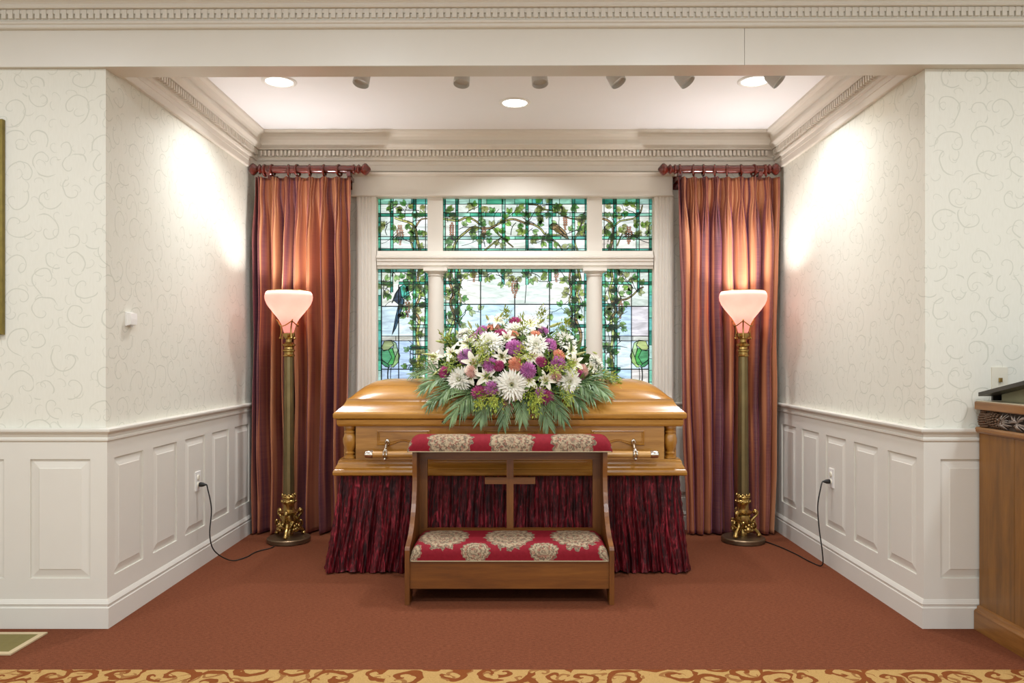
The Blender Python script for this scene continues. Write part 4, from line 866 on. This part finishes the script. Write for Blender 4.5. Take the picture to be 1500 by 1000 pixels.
def strap(m, L, wd, rise, curl, az, r0=0.0, z0=0.0, n=5, cup=0.0, jag=None):
    """one petal: grows outward at azimuth az, starts at slope rise and bends by curl"""
    ca, sa = math.cos(az), math.sin(az); b = len(m.v); r, z = r0, z0; a = rise
    for i in range(n + 1):
        t = i / n; w_ = wd * (math.sin(PI * (0.12 + 0.86 * t ** 0.9)) ** 0.7) * 0.5
        for k in (-1, 0, 1):
            zz = z + (cup * abs(k)) * w_; m.v.append((r * ca - k * w_ * sa, r * sa + k * w_ * ca, zz))
        r += L / n * math.cos(a); z += L / n * math.sin(a); a += curl / n
    for i in range(n):
        for k in (0, 1): m.f.append((b + i * 3 + k, b + i * 3 + k + 1, b + i * 3 + 4 + k, b + i * 3 + 3 + k))
def mum(seed):
    r = random.Random(seed); m = MB(); c = MB()
    for ring, (n, L, rise, curl, wd) in enumerate(((30, 1.0, -0.05, -0.3, .17), (28, .97, .14, -0.35, .17), (26, .9, .34, -0.3, .17), (22, .78, .56, -0.2, .16), (18, .62, .82, .1, .15), (12, .45, 1.1, .5, .13))):
        for k in range(n): strap(m, L * r.uniform(.88, 1.06), wd, rise + r.uniform(-.1, .1), curl + r.uniform(-.2, .2), 2 * PI * (k + r.random() * .6) / n, 0.05, 0.02 * ring, 5, 0.5)
    for k in range(16): strap(c, r.uniform(.22, .34), .09, 1.2, .9, 2 * PI * k / 16, 0.04 + 0.08 * r.random(), 0.08, 4, .5)
    return m.mesh('chrysanthemum', MUMW, smooth='all', fix=False), c.mesh('flower_centre', MUMC, smooth='all', fix=False)
def lily(seed, open_=0.35):
    r = random.Random(seed); m = MB(); c = MB(); s = MB()
    for k in range(6):
        wd = .5 if k % 2 else .4; strap(m, 1.15, wd, 0.95 + open_ * -.6, -1.25, 2 * PI * k / 6 + r.uniform(-.08, .08), .03, 0 if k % 2 else .015, 8, 0.25)
        strap(c, .5, .12, 0.98 + open_ * -.6, -.55, 2 * PI * k / 6, .04, .03, 4, .2)
    for k in range(6):
        a = 2 * PI * k / 6 + .5; s.tube([(0, 0, .1), (.1 * math.cos(a), .1 * math.sin(a), .4), (.22 * math.cos(a), .22 * math.sin(a), .62)], .012, 5); s.ball((.23 * math.cos(a), .23 * math.sin(a), .63), .035, 6, (1, 1, .6))
    return m.mesh('lily', LILW, smooth='all', fix=False), c.mesh('flower_throat', LILC, smooth='all', fix=False), s.mesh('stamens', STAM, smooth='all', fix=False)
def carn(seed, mat):
    r = random.Random(seed); m = MB()
    for ring, (n, L, rise) in enumerate(((9, .98, .15), (9, .9, .5), (8, .8, .85), (7, .7, 1.15), (5, .62, 1.45))):
        for k in range(n):
            az = 2 * PI * (k + .5 * (ring % 2)) / n + r.uniform(-.15, .15); b = len(m.v); N = 6
            for i in range(4):
                t = i / 3; a = rise - .35 * t; rr = L * t * math.cos(a) * .95; zz = L * t * math.sin(a) * .8
                for q in range(N + 1):
                    g = az + (q / N - .5) * (1.0 if ring < 3 else 1.3) * (0.35 + .65 * t); ruff = .2 * t * t * math.sin(q * 3.1 + r.random() * 2.4) + (.11 * t * (-1) ** q if i == 3 else 0)
                    m.v.append((rr * math.cos(g) * (1 + ruff * .5), rr * math.sin(g) * (1 + ruff * .5), zz + ruff))
            for i in range(3):
                for q in range(N): m.f.append((b + i * (N + 1) + q, b + i * (N + 1) + q + 1, b + (i + 1) * (N + 1) + q + 1, b + (i + 1) * (N + 1) + q))
    return m.mesh('carnation', mat, smooth=50, fix=False)
def bud():
    return MB().lathe([(0.02, 0), (.1, .1), (.14, .3), (.12, .6), (.07, .85), (.01, 1)], (0, 0, 0), 10, caps=False).mesh('lily_bud', BUDG, smooth='all')
def place(nm, me, px, py, rpx, fwd=0.0, subs=(), lean=0.35):
    q = (600 + px / 4.84, 450 + py / 4.84); pos, n = dome_hit(*q); n = (n * (1 - lean) + Vector((0, -1, 0.15)) * lean).normalized()
    pos = pos - n * 0.02 + Vector((0, -fwd, 0)); sc = 1.13 * rpx / 4.84 / F * pos.y
    rot = n.to_track_quat('Z', 'Y') @ Quaternion((0, 0, 1), random.uniform(0, 6.28))
    o = inst(nm, me, spr, pos, rot, sc)
    for s_nm, s_me in subs:
        c = bpy.data.objects.new(s_nm, s_me); COL.objects.link(c); c.parent = o
    return o
mums = [mum(i) for i in range(3)]; lils = [lily(i, .2 + .3 * i) for i in range(3)]
cP = [carn(i, PUR) for i in range(2)]; cL = [carn(9, RSM)]; cM = [carn(4, MAG)]; cO = [carn(i, PEA) for i in (6, 7)]; cK = [carn(8, PNK)]; BUD = bud()
for i, (x, y, r) in enumerate(((565, 245, 98), (745, 150, 82), (895, 265, 92), (725, 550, 108), (1135, 525, 90), (350, 508, 88), (1110, 228, 90), (1335, 385, 66), (380, 172, 60))):
    a, b = mums[i % 3]; place('chrysanthemum', a, x, y, r, 0.02, (('flower_centre', b),), 0.25 if i != 3 else .5)
for i, (x, y, r) in enumerate(((455, 395, 80), (545, 490, 74), (410, 255, 82), (655, 350, 62), (870, 345, 74), (858, 105, 84), (965, 515, 66), (850, 515, 68), (290, 318, 66), (1165, 390, 66), (620, 85, 66), (170, 350, 58), (690, 215, 55), (1150, 300, 56), (430, 490, 52), (1290, 420, 46))):
    a, b, c = lils[i % 3]; place('lily', a, x, y, r, 0.01, (('flower_throat', b), ('stamens', c)), 0.5)
for lst, pts in ((cP, ((510, 145, 34), (470, 200, 40), (740, 275, 50), (950, 150, 32), (995, 255, 44), (565, 400, 46), (840, 440, 50), (1055, 390, 46), (575, 570, 44), (930, 610, 36))), (cL, ((390, 340, 48), (520, 185, 30), (850, 455, 30))), (cM, ((640, 175, 36), (630, 408, 34), (935, 378, 34), (240, 455, 38), (490, 612, 50), (975, 640, 44), (1215, 475, 32), (750, 85, 36), (660, 180, 26))), (cO, ((595, 140, 46), (735, 185, 34), (895, 185, 34), (748, 398, 46), (1060, 335, 40), (680, 715, 48))), (cK, ((1035, 480, 40), (1235, 440, 38), (430, 450, 38)))):
    for i, (x, y, r) in enumerate(pts): place('carnation', lst[i % len(lst)], x, y, r * 1.14, 0.03 if y < 690 else 0.0, (), 0.4)
for (x, y, px2, py2, s) in ((350, 215, 335, 170, .05), (265, 250, 200, 240, .06), (480, 365, 500, 330, .04), (990, 140, 1065, 112, .06), (915, 115, 950, 90, .05), (440, 150, 418, 105, .05), (190, 345, 110, 330, .05), (1180, 340, 1235, 318, .05), (640, 70, 662, 38, .05), (560, 90, 545, 60, .05), (250, 420, 180, 470, .05), (1330, 330, 1300, 318, .04)):
    p0, n0 = dome_hit(600 + x / 4.84, 450 + y / 4.84); p1 = p0 + Vector(((px2 - x) / 4.84 / F * p0.y, -.02, (y - py2) / 4.84 / F * p0.y))
    d = p1 - p0; b = inst('lily_bud', BUD, spr, p0, d.to_track_quat('Z', 'Y'), (s * 1.25, s * 1.25, d.length * 1.25))
# leafy greenery that fills the mound
r = random.Random(21); m = MB()
def leafblade(m, p, d, n, L, wd):
    d = d.normalized(); s = d.cross(n).normalized(); n = s.cross(d); b = len(m.v)
    for i, (t, w_, h) in enumerate(((0, .08, 0), (.3, .5, .08), (.65, .42, .06), (1, .02, -.08))):
        c = p + d * L * t + n * L * h; m.v += [tuple(c - s * wd * w_), tuple(c - n * wd * .12), tuple(c + s * wd * w_)]
    for i in range(3):
        for k in (0, 1): m.f.append((b + i * 3 + k, b + i * 3 + k + 1, b + i * 3 + 4 + k, b + i * 3 + 3 + k))
for k in range(1500):
    a, e = r.uniform(0, 2 * PI), math.asin(r.uniform(-.15, 1)); q = Vector((math.cos(a) * math.cos(e), math.sin(a) * math.cos(e), math.sin(e)))
    f = r.uniform(.78, .97); pnt = EC + Vector([q[i] * ER[i] * f for i in range(3)])
    if pnt.z < 1.06: continue
    nn = Vector([q[i] / ER[i] for i in range(3)]).normalized(); d = (nn * .6 + Vector((r.uniform(-1, 1), r.uniform(-1, .3), r.uniform(-.5, .8)))).normalized()
    leafblade(m, pnt, d, nn, r.uniform(.05, .085), r.uniform(.018, .03))
g = m.build('greenery', GRN2, spr, smooth='all', fix=False); g['kind'] = 'stuff'
m = MB().lathe([(.001, 1.1)] + [(math.cos(PI / 2 * k / 8), 1.12 + .0 + math.sin(PI / 2 * k / 8)) for k in range(8)] + [(.001, 2.12)], (0, 0, 0), 24, lambda x, y, z: (EC.x + x * ER.x * .8, EC.y + y * ER.y * .8, 1.16 + (z - 1.1) * ER.z * .68), caps=False)
m.build('floral_foam', plain('moss', '2C3A18', .95, var=.3, scale=60), spr, smooth='all')
# yellow-green filler sprigs
for (x, y, hx_, hy_) in ((610, 640, 0, 60), (850, 650, 20, 80), (1085, 600, 10, 60), (1300, 500, 90, 30), (180, 410, -70, 30), (920, 95, 10, -30), (800, 170, 0, -40), (560, 650, -40, 40), (880, 620, 20, 40), (1050, 180, 40, -30), (810, 350, -10, 20), (1000, 430, 10, 30), (520, 290, 0, 10), (1350, 530, 60, 20), (480, 230, -20, 10), (1090, 420, 20, 20), (330, 420, -20, 10), (690, 90, 0, -20), (540, 350, 0, 20), (310, 260, -30, -20)):
    p0, n0 = dome_hit(600 + x / 4.84, 450 + (y - hy_ * .5) / 4.84); d = Vector((hx_ / 4.84 / F * p0.y, -.03, -hy_ / 4.84 / F * p0.y)) + n0 * .02; m = MB()
    m.tube([p0 - n0 * .05, p0 + d * .5, p0 + d * 1.4], .0015, 4)
    for k in range(130):
        f = r.uniform(-.3, 1.4); o = Vector((r.gauss(0, .02), r.gauss(0, .014), r.gauss(0, .02))) * (1.3 - .4 * f); c = p0 + d * f + o + n0 * .012; leafblade(m, c, (d + o * 2 + Vector((r.uniform(-.03, .03), -.01, r.uniform(-.03, .03)))), n0, r.uniform(.012, .026), .007)
    m.build('filler_sprig', LIME, spr, smooth='all', fix=False)['kind'] = 'stuff'
# palm fronds hanging over the lid
def frond(tip, L, nl, basefrac=.45, up=.06):
    tp = Vector(tip); bs = Vector((tp.x * basefrac, 4.84, 1.13)); 
    if tp.z > 1.02: bs = Vector((tp.x * .6, 4.88, 1.12))
    mid = (bs + tp) / 2 + Vector((0, -.03, up)); 
    if tp.z < 1.0: mid = Vector(((bs.x + tp.x) / 2, 4.665, 1.055 + .03))
    c = curve([bs, mid, tp], 10); n = len(c); m = MB(); m.tube(c, [.004 * (1 - .7 * i / n) for i in range(n)], 5)
    for k in range(nl):
        f = .16 + .84 * k / nl; i = min(n - 2, int(f * (n - 1))); t = (c[i + 1] - c[i]).normalized(); out = Vector((0, -.75, .65)); sd = t.cross(out).normalized(); nn = sd.cross(t)
        for s in (-1, 1):
            ang = .95 - .6 * f; d = t * math.cos(ang) + sd * s * math.sin(ang) + nn * .1; l = L * (.55 + .45 * math.sin(PI * min(1, f + .12))) * r.uniform(.85, 1.1)
            p = c[i].lerp(c[i + 1], f * (n - 1) - i); d = d.normalized(); ss = d.cross(nn).normalized(); b = len(m.v); wd = .0062; jit = r.uniform(-.22, .3)
            for q, (u, w_) in enumerate(((0, .3), (.35, 1), (.7, .7), (1, .05))):
                e = p + d * l * u + nn * jit * l * u + Vector((0, 0, -.25 * l * u * u)); 
                # keep clear of the lid slope
                if e.z < 1.05 and e.y > 4.645: e.y = 4.64 + max(0, (e.z - .965)) * .6 - jit * .05
                m.v += [tuple(e - ss * wd * w_), tuple(e + nn * wd * .35 * w_), tuple(e + ss * wd * w_)]
            for q in range(3):
                for k2 in (0, 1): m.f.append((b + q * 3 + k2, b + q * 3 + k2 + 1, b + q * 3 + 4 + k2, b + q * 3 + 3 + k2))
    m.build('palm_frond', GRN, spr, smooth='all', fix=False)
for (x, y, Y, L, nl) in ((15, 475, 4.92, .10, 16), (95, 580, 4.74, .13, 18), (140, 690, 4.66, .13, 18), (295, 775, 4.62, .14, 20), (500, 795, 4.61, .13, 20), (660, 825, 4.61, .12, 18), (800, 800, 4.61, .12, 18), (985, 838, 4.61, .14, 20), (1090, 790, 4.61, .13, 20), (1215, 705, 4.64, .14, 20), (1395, 615, 4.72, .13, 20), (1462, 515, 4.92, .11, 18), (230, 640, 4.66, .13, 18), (1300, 640, 4.67, .13, 18), (390, 730, 4.62, .12, 18)):
    frond((PX(600 + x / 4.84, Y), Y, PZ(450 + y / 4.84, Y)), L, nl)

# ------------------------------------------------------------------ oak cabinet at the right edge
XC, YC1, YC0 = 2.212, 3.712, 2.9
cab = thing('cabinet', (XC + 0.6, 3.3, 0), 'oak cabinet with carved pine cone frieze at the right edge', 'cabinet')
X1 = XC + 1.25
def cbx(nm, d, y1d, z0, z1, mat=BWOOD, bev=0.0):
    return MB().box(XC - d, X1 + d, YC0 - d, YC1, z0, z1).build(nm, mat, cab)
MB().prism([(0.025, 0.001), (0.025, 0.088), (0.02, 0.096), (0.012, 0.1), (0.01, 0.112), (0.0, 0.116), (-0.05, 0.116), (-0.05, 0.001)], YC0, YC1, lambda d, z, t: (XC - d, t, z)).box(XC + .05, X1, YC0, YC1, 0.001, 0.11).build('plinth', BWOODY, cab)
for a, b, o in ((YC0, 3.2, 0.0), (3.2, 3.45, 0.0), (3.45, YC1, 0.0)):          # boards of the side
    MB().box(XC - o, XC + 0.03, a + 0.0012, b - 0.0012, 0.11, 0.95).build('side_plank', BWOOD, cab)
MB().box(XC + 0.03, X1, YC0, YC1 - 0.001, 0.11, 0.95).build('carcass', BWOOD, cab)
MB().prism([(0.0, 0.935), (0.012, 0.938), (0.02, 0.946), (0.02, 0.958), (0.014, 0.966), (-0.2, 0.966), (-0.2, 0.935)], YC0, YC1, lambda d, z, t: (XC - d, t, z)).build('lower_moulding', BWOODY, cab)
MB().box(XC + 0.004, X1, YC0, YC1 - 0.001, 0.966, 1.048).build('frieze_ground', plain('dark_frieze', '3A2C22', .6), cab)
CONE = plain('carved_pine_cone', '6A503C', .5, .2, .25, 60); NEED = plain('carved_needles', 'A79A90', .4, .5, .1, 60)
def cone(y, z, L, R, ang):
    m = MB()
    for row in range(9):
        t = row / 8; rr = R * math.sin(PI * (.16 + .8 * t)) ; n = 8
        for k in range(n):
            a = PI * (k + .5 * (row % 2)) / n; du = -L / 2 + L * t; dv = rr * math.cos(a)
            m.ball((XC + 0.004 - rr * math.sin(a) * .55, y + du * math.cos(ang) - dv * math.sin(ang), z + du * math.sin(ang) + dv * math.cos(ang)), R * .24, 6, (1, 1, .75))
    m.build('pine_cone', CONE, cab, smooth='all')
cone(3.60, 1.008, .15, .034, .12); cone(3.675, 1.005, .09, .034, 1.45); cone(3.12, 1.008, .14, .034, -.1)
for yc, zc in ((3.42, 1.005), (3.53, 1.0), (3.3, 1.012), (2.98, 1.005)):
    m = MB(); rr = random.Random(int(yc * 100))
    for k in range(34):
        a = rr.uniform(0, 2 * PI); L = rr.uniform(.03, .075); e = (yc + L * math.cos(a), max(.972, min(1.043, zc + L * math.sin(a) * .8)))
        m.tube([(XC - .004, yc, zc), (XC - .013, (yc + e[0]) / 2, (zc + e[1]) / 2), (XC - .002, e[0], e[1])], .0022, 4)
    m.build('needle_burst', NEED, cab, smooth='all')
MB().prism([(0.018, 1.048), (0.022, 1.052), (0.022, 1.082), (0.018, 1.087), (-0.05, 1.087), (-0.05, 1.048)], YC0 - .02, YC1, lambda d, z, t: (XC - d, t, z)).build('top_edge', BWOODY, cab)
MB().box(XC + 0.0502, X1, YC0, YC1, 1.048, 1.09).box(XC - .012, XC + .0502, YC0, YC1 - .001, 1.0872, 1.09).build('stone_top', plain('cream_stone', 'E3D6B6', .3, var=.06, scale=9), cab)
# slanted stand on the cabinet
bs = thing('book_stand', (XC + .3, 3.4, 1.091), 'slanted dark metal stand with scroll ornament on the oak cabinet', 'stand')
MET = plain('gunmetal', '55524E', .35, .8, .1, 20)
sl = lambda y, o: 1.112 + (3.685 - y) * .2 + o
MB().add([(x, y, sl(y, o)) for x in (XC - .02, XC + .62) for y in (3.685, 3.0) for o in (0, .018)], [(0, 1, 3, 2), (4, 6, 7, 5), (0, 4, 5, 1), (2, 3, 7, 6), (0, 2, 6, 4), (1, 5, 7, 3)]).build('slanted_plate', MET, bs)
MB().prism([(3.62, 1.0915), (3.02, 1.0915), (3.02, sl(3.02, -.001)), (3.62, sl(3.62, -.001))], XC + .05, XC + .58, lambda y, z, t: (t, y, z)).build('wedge', plain('olive_metal', '8E8C6E', .45, .3), bs)
MB().box(XC + .05, XC + .6, 3.687, 3.7, 1.0915, 1.135).build('stop_ledge', MET, bs)
m = MB(); y_ = 3.40
for q in range(2):
    m.tube(curve([(XC + .04 + .05 * q, y_, sl(y_, .018)), (XC + .03 + .05 * q, y_, sl(y_, .03)), (XC + .05 + .05 * q, y_, sl(y_, .036)), (XC + .065 + .05 * q, y_, sl(y_, .022))], 4), .0035, 6)
m.build('scroll_ornament', BLACK, bs, smooth=True)

# ------------------------------------------------------------------ small fittings
sx_ = PX(1463.5, YF); sz_ = PZ(555, YF)
t = thing('wall_plate', (sx_, YF, sz_), 'ivory wall plate with a toggle above the oak cabinet', 'wall plate')
MB().prism([(-.038, -.057), (.038, -.057), (.038, .057), (-.038, .057)], YF - .006, YF - .0003, lambda a, b, c: (sx_ + a, c, sz_ + b)).build('plate', IVORY, t)
MB().box(sx_ - .006, sx_ + .006, YF - .018, YF - .006, sz_ - .014, sz_ + .006).build('toggle', BRASS, t)
def outlet(s, Y, z, where):
    x = s * (W - .0145); t = thing('wall_outlet', (x, Y, z), 'white double socket wall outlet ' + where, 'outlet', 'wall outlets')
    MB().box(x, x - s * .006, Y - .036, Y + .036, z - .058, z + .058).build('plate', WPLASTIC, t)
    for dz in (.022, -.022): MB().lathe([(.017, 0), (.017, .004), (.014, .006)], (x - s * .006, Y, z + dz), 16, lambda a, b, c: (-s * c, a, b)).build('socket', IVORY, t)
    return x - s * .013, z - .022
def cord(s, Y, z, lampx, pts, label):
    x0, zz = outlet(s, Y, z, 'on the left alcove panelling' if s < 0 else 'on the right alcove panelling')
    t = thing('power_cord', (x0, Y, 0), label, 'cord', 'lamp cords')
    MB().lathe([(.013, 0), (.015, .008), (.013, .022), (.006, .038), (.004, .045)], (x0, Y, zz), 12, lambda a, b, c: (-s * c, a, b)).build('plug', BLACK, t, smooth=True)
    MB().tube(curve([(x0 - s * .044, Y, zz)] + pts, 8), .0038, 6).build('cable', BLACK, t, smooth=True)
cord(-1, 4.785, 0.535, -1.59, [(-1.895, 4.79, .49), (-1.875, 4.80, .36), (-1.885, 4.80, .2), (-1.87, 4.84, .09), (-1.80, 4.92, .012), (-1.74, 5.02, .005), (-1.72, 5.16, .005), (-1.66, 5.26, .005), (-1.645, 5.318, .006)], 'thin black cord running from left outlet to the lamp')
cord(1, 4.81, 0.55, 1.60, [(1.885, 4.80, .50), (1.865, 4.80, .38), (1.87, 4.79, .24), (1.885, 4.78, .1), (1.89, 4.80, .012), (1.86, 4.92, .005), (1.84, 5.1, .005), (1.80, 5.3, .005), (1.748, 5.45, .006)], 'thin black cord running from right outlet to the lamp')
t = thing('thermostat', (-W, 3.965, 1.49), 'small white thermostat box on the left alcove wall', 'thermostat')
MB().box(-W + .0004, -W + .008, 3.965 - .038, 3.965 + .038, 1.455, 1.525).build('back_plate', WPLASTIC, t)
MB().prism([(.008, -.032), (.026, -.028), (.028, 0), (.026, .03), (.008, .033)], 3.965 - .033, 3.965 + .033, lambda a, b, c: (-W + a, c, 1.49 + b)).build('cover', WPLASTIC, t)
MB().box(-W + .01, -W + .02, 3.96, 3.97, 1.45, 1.458).build('lever', GREYP, t)
# floor vent
t = thing('floor_vent', (-2.4, 3.52, 0), 'cream bordered floor vent with olive louvres at the left edge', 'floor vent')
xv, xw, ya, yb = -2.80, -2.195, 3.384, 3.652; CRM = plain('cream_enamel', 'CDB891', .45, var=.03); OLV = plain('olive_louvre', '8A7F4C', .4, .4, .1)
MB().box(xv, xw, ya, ya + .026, .001, .008).box(xv, xw, yb - .026, yb, .001, .008).box(xv, xv + .026, ya + .026, yb - .026, .001, .008).box(xw - .026, xw, ya + .026, yb - .026, .001, .008).build('border', CRM, t)
MB().box(xv + .026, xw - .026, ya + .026, yb - .026, .0005, .002).build('damper', OLV, t)
sm = MB().add([(-.2765, -.004, .002), (.2765, -.004, .002), (.2765, .006, .0065), (-.2765, .006, .0065), (-.2765, -.002, .002), (.2765, -.002, .002), (.2765, .008, .0065), (-.2765, .008, .0065)], [(0, 1, 2, 3), (7, 6, 5, 4), (3, 2, 6, 7), (0, 4, 5, 1)]).mesh('louvre', OLV)
for k in range(14): inst('louvre', sm, t, ((xv + xw) / 2, ya + .036 + k * .0151, 0))
# framed picture at the left edge
xf = PX(1.5, YF - .03); zt_, zb2 = PZ(176, YF), PZ(490, YF)
t = thing('framed_picture', (xf - .35, YF, (zt_ + zb2) / 2), 'dark gold framed picture cut off by the left edge', 'picture')
fr = [(0, 0), (.02, 0), (.034, .012), (.03, .026), (.038, .04), (.036, .052), (0, .056)]
GOLD = plain('antique_gold', '8A7A3E', .4, .7, .2, 30); x0_ = xf - .75
def fpt(side, d, u):
    if side == 0: return lambda p, q: (xf - q, YF - .001 - p, zt_ - q), lambda p, q: (xf - q, YF - .001 - p, zb2 + q)
    if side == 1: return lambda p, q: (x0_ + q, YF - .001 - p, zt_ - q), lambda p, q: (x0_ + q, YF - .001 - p, zb2 + q)
    if side == 2: return lambda p, q: (x0_ + q, YF - .001 - p, zt_ - q), lambda p, q: (xf - q, YF - .001 - p, zt_ - q)
    return lambda p, q: (x0_ + q, YF - .001 - p, zb2 + q), lambda p, q: (xf - q, YF - .001 - p, zb2 + q)
for s in range(4): a, b = fpt(s, 0, 0); sweep2(fr, a, b).build('frame_side', GOLD, t)
MB().box(x0_ + .05, xf - .05, YF - .016, YF - .008, zb2 + .05, zt_ - .05).build('canvas', plain('landscape_canvas', '6E7A58', .6, var=.35, scale=5), t)
